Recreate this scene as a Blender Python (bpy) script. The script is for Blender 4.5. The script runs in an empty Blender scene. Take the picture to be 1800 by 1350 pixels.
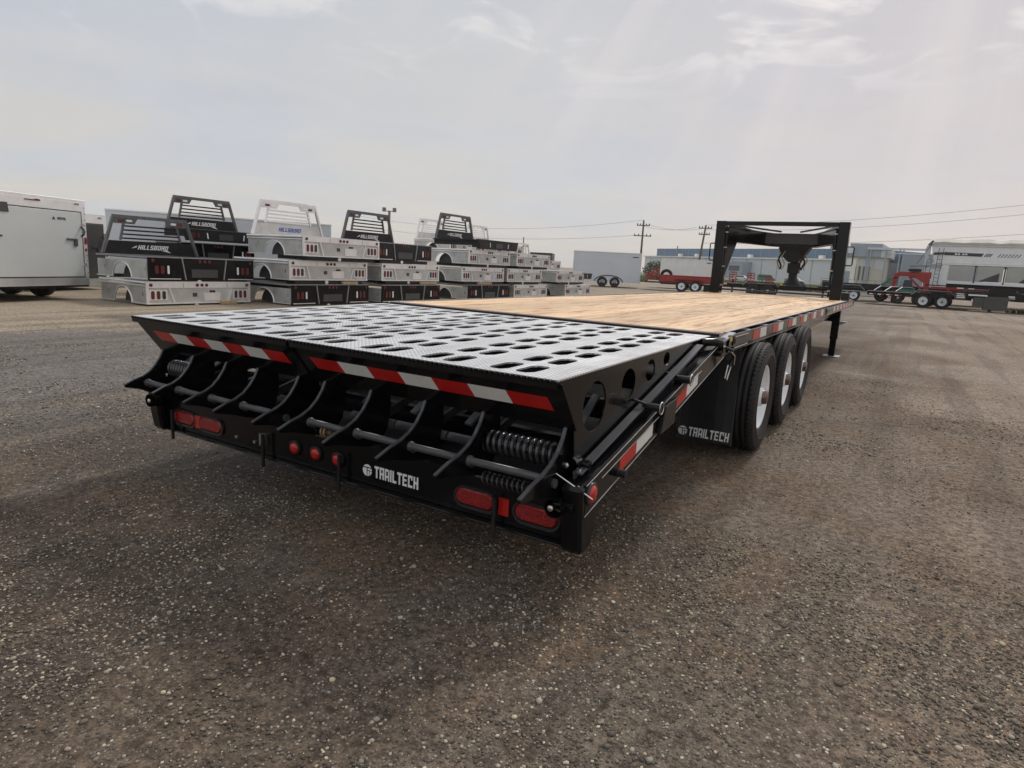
import bpy, bmesh, math, random
import numpy as np
from mathutils import Vector, Matrix, geometry
from math import pi, sin, cos, radians
random.seed(7)
rng = np.random.default_rng(7)
S = bpy.context.scene
COL = S.collection

# ------------------------------------------------------------------ camera
cam_d = bpy.data.cameras.new('camera'); cam = bpy.data.objects.new('camera', cam_d); COL.objects.link(cam)
F = 1129.4; CP = Vector((2.1264, -1.7977, 1.1891)); yaw, pitch, roll = .5399, -.1842, .0519
fw = Vector((-sin(yaw)*cos(pitch), cos(yaw)*cos(pitch), sin(pitch))); r0 = Vector((cos(yaw), sin(yaw), 0)); u0 = r0.cross(fw)
rt = r0*cos(roll)+u0*sin(roll); up = u0*cos(roll)-r0*sin(roll)
M = Matrix((rt, up, -fw)).transposed().to_4x4(); M.translation = CP
cam.matrix_world = M
cam_d.sensor_width = 36; cam_d.lens = F/1800*36; cam_d.clip_start = .05; cam_d.clip_end = 3000
S.camera = cam

# ------------------------------------------------------------------ light
S.view_settings.view_transform = 'Standard'; S.view_settings.look = 'None'
S.view_settings.exposure = .12; S.view_settings.gamma = 1
SUN_EL, SUN_AZ = radians(47), radians(4)      # azimuth clockwise from +Y
sd = bpy.data.lights.new('sun', 'SUN'); sd.energy = 1.5; sd.angle = radians(11); sd.color = (1, .955, .9)
so = bpy.data.objects.new('sun', sd); COL.objects.link(so)
sdir = Vector((sin(SUN_AZ)*cos(SUN_EL), cos(SUN_AZ)*cos(SUN_EL), sin(SUN_EL)))
so.rotation_euler = sdir.to_track_quat('Z', 'Y').to_euler()

W = bpy.data.worlds.new('World'); S.world = W; W.use_nodes = True
def world():
    nt = W.node_tree; N = nt.nodes; L = nt.links; N.clear()
    def n(t, **k):
        a = N.new(t)
        for q, v in k.items(): setattr(a, q, v)
        return a
    out = n('ShaderNodeOutputWorld')
    sky = n('ShaderNodeTexSky', sky_type='NISHITA', sun_disc=False, sun_elevation=SUN_EL, sun_rotation=SUN_AZ, dust_density=.6, air_density=1.0)
    b1 = n('ShaderNodeBackground'); b1.inputs[1].default_value = .05; L.new(sky.outputs[0], b1.inputs[0])
    tc = n('ShaderNodeTexCoord'); d = tc.outputs['Generated']
    def math_(op, a, b=None, c=None, clamp=False):
        m = n('ShaderNodeMath', operation=op, use_clamp=clamp)
        for i, v in enumerate((a, b, c)):
            if v is None: continue
            if isinstance(v, (int, float)): m.inputs[i].default_value = v
            else: L.new(v, m.inputs[i])
        return m.outputs[0]
    def dot(v):
        m = n('ShaderNodeVectorMath', operation='DOT_PRODUCT'); L.new(d, m.inputs[0]); m.inputs[1].default_value = v; return m.outputs['Value']
    def noise(vec, scale, detail, dist=0., rough=.55):
        m = n('ShaderNodeTexNoise'); m.inputs['Scale'].default_value = scale; m.inputs['Detail'].default_value = detail
        m.inputs['Distortion'].default_value = dist; m.inputs['Roughness'].default_value = rough; L.new(vec, m.inputs['Vector']); return m.outputs[0]
    def ramp(f, stops):
        m = n('ShaderNodeValToRGB'); L.new(f, m.inputs[0]); e = m.color_ramp.elements
        e[0].position, e[0].color = stops[0][0], (*stops[0][1], 1); e[1].position, e[1].color = stops[-1][0], (*stops[-1][1], 1)
        for p, c in stops[1:-1]: q = e.new(p); q.color = (*c, 1)
        return m.outputs[0]
    def mix(f, a, b, t='MIX'):
        m = n('ShaderNodeMix', data_type='RGBA', blend_type=t)
        for s, v in ((m.inputs[0], f), (m.inputs[6], a), (m.inputs[7], b)):
            if hasattr(v, 'is_output'): L.new(v, s)
            elif isinstance(v, tuple): s.default_value = (*v, 1)
            else: s.default_value = v
        return m.outputs[2]
    sep = n('ShaderNodeSeparateXYZ'); L.new(d, sep.inputs[0])
    # cloud sheet projected on a flat layer
    zc = math_('MAXIMUM', math_('ADD', sep.outputs[2], .12), .05)
    cx = math_('DIVIDE', sep.outputs[0], zc); cy = math_('DIVIDE', sep.outputs[1], zc)
    cmb = n('ShaderNodeCombineXYZ'); L.new(cx, cmb.inputs[0]); L.new(cy, cmb.inputs[1])
    cl = noise(cmb.outputs[0], .75, 5, .3, .5)
    cl2 = noise(cmb.outputs[0], 2.6, 7, .6, .55)
    # haze gradient from horizon up
    base = ramp(sep.outputs[2], [(0., (.71, .66, .61)), (.10, (.705, .665, .625)), (.35, (.65, .66, .665)), (1., (.92, .93, .94))])
    base = mix(math_('MULTIPLY', ramp_v(n, L, cl, .36, .66), .62), base, (.575, .615, .69))
    # warmer towards +X, cooler towards -X
    warm = ramp_v(n, L, dot((.80, .60, 0)), -.1, .95)
    base = mix(math_('MULTIPLY', warm, .75), base, (.74, .63, .605))
    base = mix(.9, base, mixc(n, L, base, noise(cmb.outputs[0], 1.6, 8, .8, .62)))
    # bright torn clouds high up near the sun
    nearsun = ramp_v(n, L, dot(tuple(sdir)), .72, .97)
    puffs = math_('MULTIPLY', ramp_v(n, L, cl2, .50, .64), ramp_v(n, L, sep.outputs[2], .20, .34))
    base = mix(math_('MULTIPLY', puffs, math_('MULTIPLY_ADD', nearsun, .55, .45)), base, (1.04, .97, .92))
    # faint rays fanning from the sun
    a = sdir.cross(Vector((0, 0, 1))).normalized(); b = a.cross(sdir)
    ph = math_('ARCTAN2', dot(tuple(a)), dot(tuple(b)))
    pc = n('ShaderNodeCombineXYZ'); L.new(ph, pc.inputs[0])
    rays = math_('MULTIPLY', ramp_v(n, L, noise(pc.outputs[0], 7.5, 5, 0), .45, .65), ramp_v(n, L, dot(tuple(sdir)), .55, .9))
    base = mix(math_('MULTIPLY', rays, .30), base, (.90, .80, .75))
    b2 = n('ShaderNodeBackground'); b2.inputs[1].default_value = 1.0; L.new(base, b2.inputs[0])
    ad = n('ShaderNodeMixShader'); ad.inputs[0].default_value = .8; L.new(b1.outputs[0], ad.inputs[1]); L.new(b2.outputs[0], ad.inputs[2]); L.new(ad.outputs[0], out.inputs[0])
def mixc(n, L, c, f):
    r = n('ShaderNodeMapRange'); L.new(f, r.inputs[0]); r.inputs[1].default_value = .3; r.inputs[2].default_value = .7; r.inputs[3].default_value = .972; r.inputs[4].default_value = 1.03
    v = n('ShaderNodeVectorMath', operation='SCALE'); L.new(c, v.inputs[0]); L.new(r.outputs[0], v.inputs['Scale']); return v.outputs[0]
def ramp_v(n, L, f, lo, hi):
    m = n('ShaderNodeMapRange', interpolation_type='SMOOTHSTEP'); L.new(f, m.inputs[0]); m.inputs[1].default_value = lo; m.inputs[2].default_value = hi
    return m.outputs[0]
world()

# ------------------------------------------------------------------ materials
def mat(name, col, rough=.5, metal=0., spec=.5, coat=0., var=0., vscale=6., bump=0., bscale=80., dirt=0., dirtcol=(.16, .13, .10), emit=None, objvar=0., alpha=1.):
    m = bpy.data.materials.new(name); m.use_nodes = True; nt = m.node_tree; N = nt.nodes; L = nt.links
    p = N['Principled BSDF']; p.inputs['Base Color'].default_value = (*col, 1); p.inputs['Roughness'].default_value = rough
    p.inputs['Metallic'].default_value = metal; p.inputs['Specular IOR Level'].default_value = spec; p.inputs['Coat Weight'].default_value = coat
    p.inputs['Coat Roughness'].default_value = .08
    tc = N.new('ShaderNodeTexCoord'); v = tc.outputs['Object']
    c = None
    if var or dirt or objvar:
        nz = N.new('ShaderNodeTexNoise'); nz.inputs['Scale'].default_value = vscale; nz.inputs['Detail'].default_value = 6; nz.inputs['Roughness'].default_value = .62; L.new(v, nz.inputs['Vector'])
        mr = N.new('ShaderNodeMapRange'); L.new(nz.outputs[0], mr.inputs[0]); mr.inputs[1].default_value = .3; mr.inputs[2].default_value = .7
        mr.inputs[3].default_value = 1-var; mr.inputs[4].default_value = 1+var
        val = mr.outputs[0]
        if objvar:
            oi = N.new('ShaderNodeObjectInfo'); m2 = N.new('ShaderNodeMapRange'); L.new(oi.outputs['Random'], m2.inputs[0]); m2.inputs[3].default_value = 1-objvar; m2.inputs[4].default_value = 1+objvar
            mm = N.new('ShaderNodeMath'); mm.operation = 'MULTIPLY'; L.new(val, mm.inputs[0]); L.new(m2.outputs[0], mm.inputs[1]); val = mm.outputs[0]
        vm = N.new('ShaderNodeVectorMath'); vm.operation = 'SCALE'; vm.inputs[0].default_value = col; L.new(val, vm.inputs['Scale']); c = vm.outputs[0]
        if dirt:
            n2 = N.new('ShaderNodeTexNoise'); n2.inputs['Scale'].default_value = vscale*.7; n2.inputs['Detail'].default_value = 9; n2.inputs['Roughness'].default_value = .7; L.new(v, n2.inputs['Vector'])
            r2 = N.new('ShaderNodeMapRange'); r2.interpolation_type = 'SMOOTHSTEP'; L.new(n2.outputs[0], r2.inputs[0]); r2.inputs[1].default_value = .48; r2.inputs[2].default_value = .72; r2.inputs[4].default_value = dirt
            mx = N.new('ShaderNodeMix'); mx.data_type = 'RGBA'; L.new(r2.outputs[0], mx.inputs[0]); L.new(c, mx.inputs[6]); mx.inputs[7].default_value = (*dirtcol, 1); c = mx.outputs[2]
            rr = N.new('ShaderNodeMapRange'); L.new(r2.outputs[0], rr.inputs[0]); rr.inputs[3].default_value = rough; rr.inputs[4].default_value = min(1, rough+.5); L.new(rr.outputs[0], p.inputs['Roughness'])
        L.new(c, p.inputs['Base Color'])
    if bump:
        nb = N.new('ShaderNodeTexNoise'); nb.inputs['Scale'].default_value = bscale; nb.inputs['Detail'].default_value = 4; L.new(v, nb.inputs['Vector'])
        bp = N.new('ShaderNodeBump'); bp.inputs['Strength'].default_value = bump; bp.inputs['Distance'].default_value = .01; L.new(nb.outputs[0], bp.inputs['Height']); L.new(bp.outputs[0], p.inputs['Normal'])
    if emit: p.inputs['Emission Color'].default_value = (*emit, 1); p.inputs['Emission Strength'].default_value = 1
    return m
MT = {}
MT['black'] = mat('black_paint', (.005, .005, .006), .14, spec=.32, coat=.0, var=.3, dirt=.14, vscale=7, dirtcol=(.055, .047, .040), bump=.06, bscale=30)
MT['black_matt'] = mat('black_matt', (.013, .013, .014), .42, spec=.35, var=.3, dirt=.25, vscale=4, dirtcol=(.06, .055, .05))
MT['rubber'] = mat('rubber', (.022, .021, .021), .62, spec=.35, var=.25, dirt=.35, vscale=9, dirtcol=(.07, .062, .055), bump=.2, bscale=120)
MT['flap'] = mat('flap_rubber', (.028, .028, .032), .4, spec=.5, var=.25, dirt=.2, vscale=5, dirtcol=(.06, .055, .05), bump=.12, bscale=25)
MT['alu'] = mat('aluminium', (.88, .88, .87), .34, metal=.6, var=.10, vscale=3, dirt=.15, dirtcol=(.35, .33, .30), bump=.06, bscale=14)
MT['alu_panel'] = mat('aluminium_panel', (.58, .59, .575), .36, metal=.5, var=.22, vscale=2.5, dirt=.18, dirtcol=(.33, .31, .28), bump=.08, bscale=8)
MT['white'] = mat('white_paint', (.86, .87, .87), .32, var=.06, vscale=3, dirt=.18, dirtcol=(.5, .47, .43))
MT['rimwhite'] = mat('wheel_white', (.90, .95, .98), .25, coat=.3, var=.05, vscale=12, dirt=.15, dirtcol=(.45, .42, .38))
MT['offwhite'] = mat('off_white', (.78, .80, .77), .45, var=.08, vscale=1.5, dirt=.2, dirtcol=(.45, .43, .38))
MT['greypanel'] = mat('pale_grey_panel', (.62, .66, .65), .32, metal=.2, var=.05, vscale=1.2, dirt=.15, dirtcol=(.38, .37, .34))
MT['greypanel2'] = mat('panel_seam_grey', (.36, .38, .38), .4)
MT['charcoal'] = mat('charcoal_panel', (.06, .062, .062), .35, var=.12, vscale=2, dirt=.1)
MT['bluewhite'] = mat('pale_blue_panel', (.60, .65, .70), .4, var=.05, vscale=1)
MT['bluecladding'] = mat('blue_cladding', (.075, .15, .24), .5, var=.08, vscale=.3)
MT['greywall'] = mat('grey_wall', (.56, .61, .64), .7, var=.06, vscale=.2, dirt=.1)
MT['slatewall'] = mat('slate_wall', (.27, .33, .38), .7, var=.06, vscale=.2)
MT['tanwall'] = mat('cream_wall', (.55, .52, .45), .7, var=.08, vscale=.3)
MT['darkglass'] = mat('dark_window', (.03, .04, .05), .12)
MT['red'] = mat('red_paint', (.33, .028, .025), .4, var=.15, vscale=2, dirt=.2, dirtcol=(.2, .12, .1))
MT['darkred'] = mat('dark_red_paint', (.12, .014, .018), .4, var=.15)
MT['lens'] = mat('red_lens', (.27, .006, .006), .14, coat=.4, var=.5, vscale=110, bump=.5, bscale=160)
MT['lensdark'] = mat('dark_red_lens', (.13, .022, .026), .25)
MT['lensrefl'] = mat('red_reflector', (.50, .015, .012), .18, coat=.5)
MT['amber'] = mat('amber_lens', (.75, .42, .03), .2)
MT['tapered'] = mat('red_tape', (.55, .012, .010), .3, coat=.25, bump=.12, bscale=300, var=.08)
MT['tapewhite'] = mat('silver_tape', (.86, .88, .86), .3, coat=.25, bump=.12, bscale=300, var=.06, dirt=.08)
MT['print'] = mat('white_print', (.88, .9, .89), .5, var=.05)
MT['blueprint'] = mat('blue_print', (.06, .09, .42), .4)
MT['darkprint'] = mat('dark_print', (.05, .055, .06), .5)
MT['chrome'] = mat('chrome', (.62, .61, .60), .22, metal=1, var=.1)
MT['zinc'] = mat('zinc_plated', (.66, .64, .58), .3, metal=.9, var=.15, vscale=30)
MT['gold'] = mat('gold_zinc', (.45, .36, .2), .4, metal=.8)
MT['hubcap'] = mat('hub_cap', (.16, .11, .10), .22, metal=.6, coat=.3)
MT['greysteel'] = mat('grey_steel', (.028, .030, .033), .26, metal=.0, spec=.6, var=.2, vscale=8)
MT['padgrey'] = mat('worn_flange', (.38, .38, .41), .38, metal=.5, var=.12, vscale=10)
MT['edge'] = mat('pale_edge_glint', (.55, .55, .56), .4, var=.2, vscale=25)  # sky glint painted on flange edges; also the pale marker box lines
MT['springsteel'] = mat('spring_steel', (.03, .032, .036), .22, spec=.7, coat=.3)
MT['guide'] = mat('slate_flange', (.045, .050, .060), .32, spec=.6, var=.2, dirt=.15, dirtcol=(.09, .08, .07), vscale=6)
MT['edgegrey'] = mat('steel_grey_and_glint', (.075, .08, .085), .3, var=.25, vscale=20)  # grey of tubes and brackets, and the sky glint painted on rib edges
MT['timber'] = mat('timber_block', (.45, .33, .20), .8, var=.2, vscale=12)
MT['polewood'] = mat('pole_wood', (.16, .125, .10), .9, var=.2, vscale=6)
MT['polesteel'] = mat('pole_steel', (.20, .19, .18), .6)
MT['wire'] = mat('wire', (.20, .20, .20), .6)
MT['tarp'] = mat('tarpaulin', (.68, .66, .60), .7, var=.12, vscale=1.5)
MT['beige'] = mat('beige_hopper', (.44, .45, .42), .5, var=.1, vscale=1)
MT['green'] = mat('green_paint', (.05, .17, .12), .4, var=.15)
MT['yellow'] = mat('yellow_paint', (.60, .45, .03), .4)
MT['carwhite'] = mat('car_paint_white', (.7, .72, .73), .25)
MT['carblue'] = mat('car_paint_blue', (.10, .16, .25), .25)
MT['leaf'] = mat('leaf', (.055, .085, .03), .8, var=.35, vscale=2)
MT['soil'] = mat('soil', (.10, .08, .06), .9)

def tread_plate():
    m = mat('tread_plate', (.6, .61, .62), .36, metal=.7); nt = m.node_tree; N = nt.nodes; L = nt.links; p = N['Principled BSDF']
    tc = N.new('ShaderNodeTexCoord'); mp = N.new('ShaderNodeMapping'); mp.inputs['Rotation'].default_value = (0, 0, radians(45)); L.new(tc.outputs['Object'], mp.inputs[0])
    wv = []
    for d in ('X', 'Y'):
        w = N.new('ShaderNodeTexWave'); w.bands_direction = d; w.inputs['Scale'].default_value = 10.5; L.new(mp.outputs[0], w.inputs[0]); wv.append(w.outputs['Fac'])
    a = N.new('ShaderNodeMath'); a.operation = 'SUBTRACT'; L.new(wv[0], a.inputs[0]); L.new(wv[1], a.inputs[1])
    b = N.new('ShaderNodeMath'); b.operation = 'ABSOLUTE'; L.new(a.outputs[0], b.inputs[0])
    mr = N.new('ShaderNodeMapRange'); mr.interpolation_type = 'SMOOTHSTEP'; L.new(b.outputs[0], mr.inputs[0]); mr.inputs[1].default_value = .45; mr.inputs[2].default_value = .8
    bp = N.new('ShaderNodeBump'); bp.inputs['Strength'].default_value = .8; bp.inputs['Distance'].default_value = .004; L.new(mr.outputs[0], bp.inputs['Height']); L.new(bp.outputs[0], p.inputs['Normal'])
    nz = N.new('ShaderNodeTexNoise'); nz.inputs['Scale'].default_value = 5; nz.inputs['Detail'].default_value = 8; L.new(tc.outputs['Object'], nz.inputs['Vector'])
    r = N.new('ShaderNodeMapRange'); L.new(nz.outputs[0], r.inputs[0]); r.inputs[1].default_value = .3; r.inputs[2].default_value = .7; r.inputs[3].default_value = .28; r.inputs[4].default_value = .5; L.new(r.outputs[0], p.inputs['Roughness'])
    sm = N.new('ShaderNodeMapping'); sm.inputs['Scale'].default_value = (9, 1.2, 1); L.new(tc.outputs['Object'], sm.inputs[0]); ns = N.new('ShaderNodeTexNoise'); ns.inputs['Scale'].default_value = 2; ns.inputs['Detail'].default_value = 9; ns.inputs['Roughness'].default_value = .7; L.new(sm.outputs[0], ns.inputs['Vector'])
    sr = N.new('ShaderNodeMapRange'); L.new(ns.outputs[0], sr.inputs[0]); sr.inputs[1].default_value = .35; sr.inputs[2].default_value = .65; sr.inputs[3].default_value = .74; sr.inputs[4].default_value = 1.0
    mx = N.new('ShaderNodeMix'); mx.data_type = 'RGBA'; L.new(mr.outputs[0], mx.inputs[0]); mx.inputs[6].default_value = (.66, .67, .68, 1); mx.inputs[7].default_value = (1, 1, 1, 1); vs_ = N.new('ShaderNodeVectorMath'); vs_.operation = 'SCALE'; L.new(mx.outputs[2], vs_.inputs[0]); L.new(sr.outputs[0], vs_.inputs['Scale']); L.new(vs_.outputs[0], p.inputs['Base Color'])
    return m
MT['tread'] = tread_plate()

def wood():
    m = mat('deck_timber', (.62, .42, .24), .55); nt = m.node_tree; N = nt.nodes; L = nt.links; p = N['Principled BSDF']
    tc = N.new('ShaderNodeTexCoord'); oi = N.new('ShaderNodeObjectInfo')
    ad = N.new('ShaderNodeVectorMath'); ad.operation = 'ADD'; L.new(tc.outputs['Object'], ad.inputs[0])
    sc = N.new('ShaderNodeVectorMath'); sc.operation = 'SCALE'; sc.inputs[0].default_value = (7.3, 13.1, 3.7); L.new(oi.outputs['Random'], sc.inputs['Scale']); L.new(sc.outputs[0], ad.inputs[1])
    mp = N.new('ShaderNodeMapping'); mp.inputs['Scale'].default_value = (11, 1.1, 11); L.new(ad.outputs[0], mp.inputs[0])
    n1 = N.new('ShaderNodeTexNoise'); n1.inputs['Scale'].default_value = 1.4; n1.inputs['Detail'].default_value = 7; n1.inputs['Roughness'].default_value = .62; n1.inputs['Distortion'].default_value = 1.0; L.new(mp.outputs[0], n1.inputs['Vector'])
    cr = N.new('ShaderNodeValToRGB'); L.new(n1.outputs[0], cr.inputs[0]); e = cr.color_ramp.elements
    e[0].position = .30; e[0].color = (.30, .14, .06, 1); e[1].position = .72; e[1].color = (.88, .66, .41, 1)
    q = e.new(.41); q.color = (.56, .32, .16, 1); q = e.new(.50); q.color = (.76, .52, .30, 1)
    vr = N.new('ShaderNodeMapRange'); L.new(oi.outputs['Random'], vr.inputs[0]); vr.inputs[3].default_value = .80; vr.inputs[4].default_value = 1.14
    vs = N.new('ShaderNodeVectorMath'); vs.operation = 'SCALE'; L.new(cr.outputs[0], vs.inputs[0]); L.new(vr.outputs[0], vs.inputs['Scale'])
    # knots
    mk = N.new('ShaderNodeMapping'); mk.inputs['Scale'].default_value = (4.5, 1.6, 4.5); L.new(ad.outputs[0], mk.inputs[0])
    vo = N.new('ShaderNodeTexVoronoi'); vo.inputs['Scale'].default_value = 1.3; L.new(mk.outputs[0], vo.inputs['Vector'])
    kr = N.new('ShaderNodeMapRange'); kr.interpolation_type = 'SMOOTHSTEP'; L.new(vo.outputs['Distance'], kr.inputs[0]); kr.inputs[1].default_value = .05; kr.inputs[2].default_value = .13; kr.inputs[3].default_value = .75; kr.inputs[4].default_value = 0
    mx = N.new('ShaderNodeMix'); mx.data_type = 'RGBA'; L.new(kr.outputs[0], mx.inputs[0]); L.new(vs.outputs[0], mx.inputs[6]); mx.inputs[7].default_value = (.24, .10, .04, 1); L.new(mx.outputs[2], p.inputs['Base Color'])
    bp = N.new('ShaderNodeBump'); bp.inputs['Strength'].default_value = .25; bp.inputs['Distance'].default_value = .004; L.new(n1.outputs[0], bp.inputs['Height']); L.new(bp.outputs[0], p.inputs['Normal'])
    return m
MT['wood'] = wood()

def dplate():
    m = mat('alu_tread', (.62, .63, .63), .35, metal=.8, bump=.4, bscale=60); return m
MT['alutread'] = dplate()

# ------------------------------------------------------------------ mesh helper
class MB:
    def __init__(s): s.v = []; s.f = []; s.m = []; s.smooth = []
    def add(s, vs, fs, mi=0, sm=False):
        o = len(s.v); s.v += [tuple(v) for v in vs]; s.f += [tuple(i+o for i in f) for f in fs]; s.m += [mi]*len(fs); s.smooth += [sm]*len(fs); return s
    def box(s, x0, x1, y0, y1, z0, z1, mi=0):
        vs = [(x0, y0, z0), (x1, y0, z0), (x1, y1, z0), (x0, y1, z0), (x0, y0, z1), (x1, y0, z1), (x1, y1, z1), (x0, y1, z1)]
        return s.add(vs, [(0, 3, 2, 1), (4, 5, 6, 7), (0, 1, 5, 4), (1, 2, 6, 5), (2, 3, 7, 6), (3, 0, 4, 7)], mi)
    def bar(s, a, b, w, h, mi=0, upv=(0, 0, 1)):      # rectangular bar between two points
        a = Vector(a); b = Vector(b); d = (b-a).normalized(); u = Vector(upv)
        if abs(d.dot(u)) > .98: u = Vector((1, 0, 0))
        r = d.cross(u).normalized(); u = r.cross(d)
        vs = [p + r*(sx*w/2) + u*(sz*h/2) for p in (a, b) for sx, sz in ((-1, -1), (1, -1), (1, 1), (-1, 1))]
        return s.add(vs, [(3, 2, 1, 0), (4, 5, 6, 7), (0, 1, 5, 4), (1, 2, 6, 5), (2, 3, 7, 6), (3, 0, 4, 7)], mi)
    def tube(s, path, r, seg=8, mi=0, caps=True, closed=False):
        path = [Vector(p) for p in path]; n = len(path); vs = []
        if n < 2: return s
        prev = None
        for i, p in enumerate(path):
            if closed: t = path[(i+1) % n]-path[i-1]
            else: t = path[min(i+1, n-1)]-path[max(i-1, 0)]
            t.normalize()
            if prev is None:
                a = Vector((0, 0, 1)) if abs(t.z) < .9 else Vector((1, 0, 0)); x = t.cross(a).normalized()
            else: x = (prev-t*prev.dot(t)).normalized()
            prev = x; y = t.cross(x)
            rr = r[i] if isinstance(r, (list, tuple)) else r
            vs += [p+x*(cos(2*pi*k/seg)*rr)+y*(sin(2*pi*k/seg)*rr) for k in range(seg)]
        fs = []
        for i in range(n if closed else n-1):
            for k in range(seg):
                j = (i+1) % n
                fs.append((i*seg+k, i*seg+(k+1) % seg, j*seg+(k+1) % seg, j*seg+k))
        s.add(vs, fs, mi, True)
        if caps and not closed: s.add(vs[:seg], [tuple(range(seg-1, -1, -1))], mi); s.add(vs[-seg:], [tuple(range(seg))], mi)
        return s
    def lathe(s, prof, c, axis='x', seg=32, mi=0, sm=True):   # prof [(offset along axis, radius)]
        vs = []
        for a, r in prof:
            for k in range(seg):
                t = 2*pi*k/seg; p = (a, r*cos(t), r*sin(t)) if axis == 'x' else ((r*cos(t), a, r*sin(t)) if axis == 'y' else (r*cos(t), r*sin(t), a))
                vs.append((c[0]+p[0], c[1]+p[1], c[2]+p[2]))
        n = len(prof)
        fs = [(i*seg+k, i*seg+(k+1) % seg, (i+1)*seg+(k+1) % seg, (i+1)*seg+k) for i in range(n-1) for k in range(seg)]
        return s.add(vs, fs, mi, sm)
    def disc(s, c, r, axis='x', d=.01, seg=16, mi=0):
        return s.lathe([(0, 0.0005), (0, r), (d, r), (d, .0005)], c, axis, seg, mi, False)
    def prism(s, poly, a0, a1, axis='x', holes=(), mi=0):   # poly 2-D in the other two axes (yz / xz / xy)
        pts = list(poly); loops = [list(range(len(poly)))]
        for h in holes: loops.append(list(range(len(pts), len(pts)+len(h)))); pts += list(h)
        if holes:
            edges = [(l[i], l[(i+1) % len(l)]) for l in loops for i in range(len(l))]
            V, E, Fc, *_ = geometry.delaunay_2d_cdt([Vector(p) for p in pts], edges, [], 0, 1e-6)
            def inside(p, pl):
                c = False; n = len(pl); j = n-1
                for i in range(n):
                    if (pl[i][1] > p[1]) != (pl[j][1] > p[1]) and p[0] < (pl[j][0]-pl[i][0])*(p[1]-pl[i][1])/(pl[j][1]-pl[i][1])+pl[i][0]: c = not c
                    j = i
                return c
            bb = [(min(q[0] for q in h), max(q[0] for q in h), min(q[1] for q in h), max(q[1] for q in h)) for h in holes]
            tris = []
            for t in Fc:
                cx = sum(V[i][0] for i in t)/3; cy = sum(V[i][1] for i in t)/3
                if not inside((cx, cy), poly): continue
                if any(b[0] <= cx <= b[1] and b[2] <= cy <= b[3] and inside((cx, cy), h) for h, b in zip(holes, bb)): continue
                tris.append(tuple(t))
            pts = [tuple(v) for v in V]
        else: tris = [tuple(range(len(poly)))]
        def P(p, a): return (a, p[0], p[1]) if axis == 'x' else ((p[0], a, p[1]) if axis == 'y' else (p[0], p[1], a))
        n = len(pts); vs = [P(p, a0) for p in pts]+[P(p, a1) for p in pts]
        fs = [tuple(t) for t in tris]+[tuple(i+n for i in reversed(t)) for t in tris]
        for l in loops:
            for i in range(len(l)): a, b = l[i], l[(i+1) % len(l)]; fs.append((a, b, b+n, a+n))
        s.add(vs, fs, mi); s.fixn = True; return s
    def mesh(s, name, mats, fixn=True):
        me = bpy.data.meshes.new(name); me.from_pydata(s.v, [], s.f)
        for m in (mats if isinstance(mats, (list, tuple)) else [mats]): me.materials.append(MT[m] if isinstance(m, str) else m)
        me.polygons.foreach_set('material_index', s.m); me.polygons.foreach_set('use_smooth', s.smooth)
        if fixn:
            bm = bmesh.new(); bm.from_mesh(me); bmesh.ops.recalc_face_normals(bm, faces=bm.faces); bm.to_mesh(me); bm.free()
        me.update(); return me
    def build(s, name, mats, parent=None, bevel=0, loc=None, **k):
        o = bpy.data.objects.new(name, s.mesh(name, mats)); COL.objects.link(o)
        if parent is not None: o.parent = parent
        if loc: o.location = loc
        if bevel:
            b = o.modifiers.new('bevel', 'BEVEL'); b.width = bevel; b.segments = 1; b.limit_method = 'ANGLE'; b.angle_limit = radians(40)
        for a, v in k.items(): o[a] = v
        return o
def thing(name, label, cat, loc=(0, 0, 0), rz=0, group=None):
    o = bpy.data.objects.new(name, None); COL.objects.link(o); o.location = loc; o.rotation_euler = (0, 0, rz); o['label'] = label; o['category'] = cat
    o.empty_display_size = .2
    if group: o['group'] = group
    return o
def tag(o, label, cat, group=None):
    o['label'] = label; o['category'] = cat
    if group: o['group'] = group
    return o
def link(name, me, parent, loc=(0, 0, 0), rot=(0, 0, 0), **k):
    o = bpy.data.objects.new(name, me); COL.objects.link(o); o.parent = parent; o.location = loc; o.rotation_euler = rot
    for a, v in k.items(): o[a] = v
    return o
def kids(o): return [c for c in bpy.data.objects if c.parent == o]
def dup(o, parent=None, _ch=None):
    if _ch is None:
        _ch = {}
        for c in bpy.data.objects:
            if c.parent: _ch.setdefault(c.parent.name, []).append(c)
    c = o.copy(); COL.objects.link(c); c.parent = parent
    for k in _ch.get(o.name, []): dup(k, c, _ch)
    return c

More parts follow.
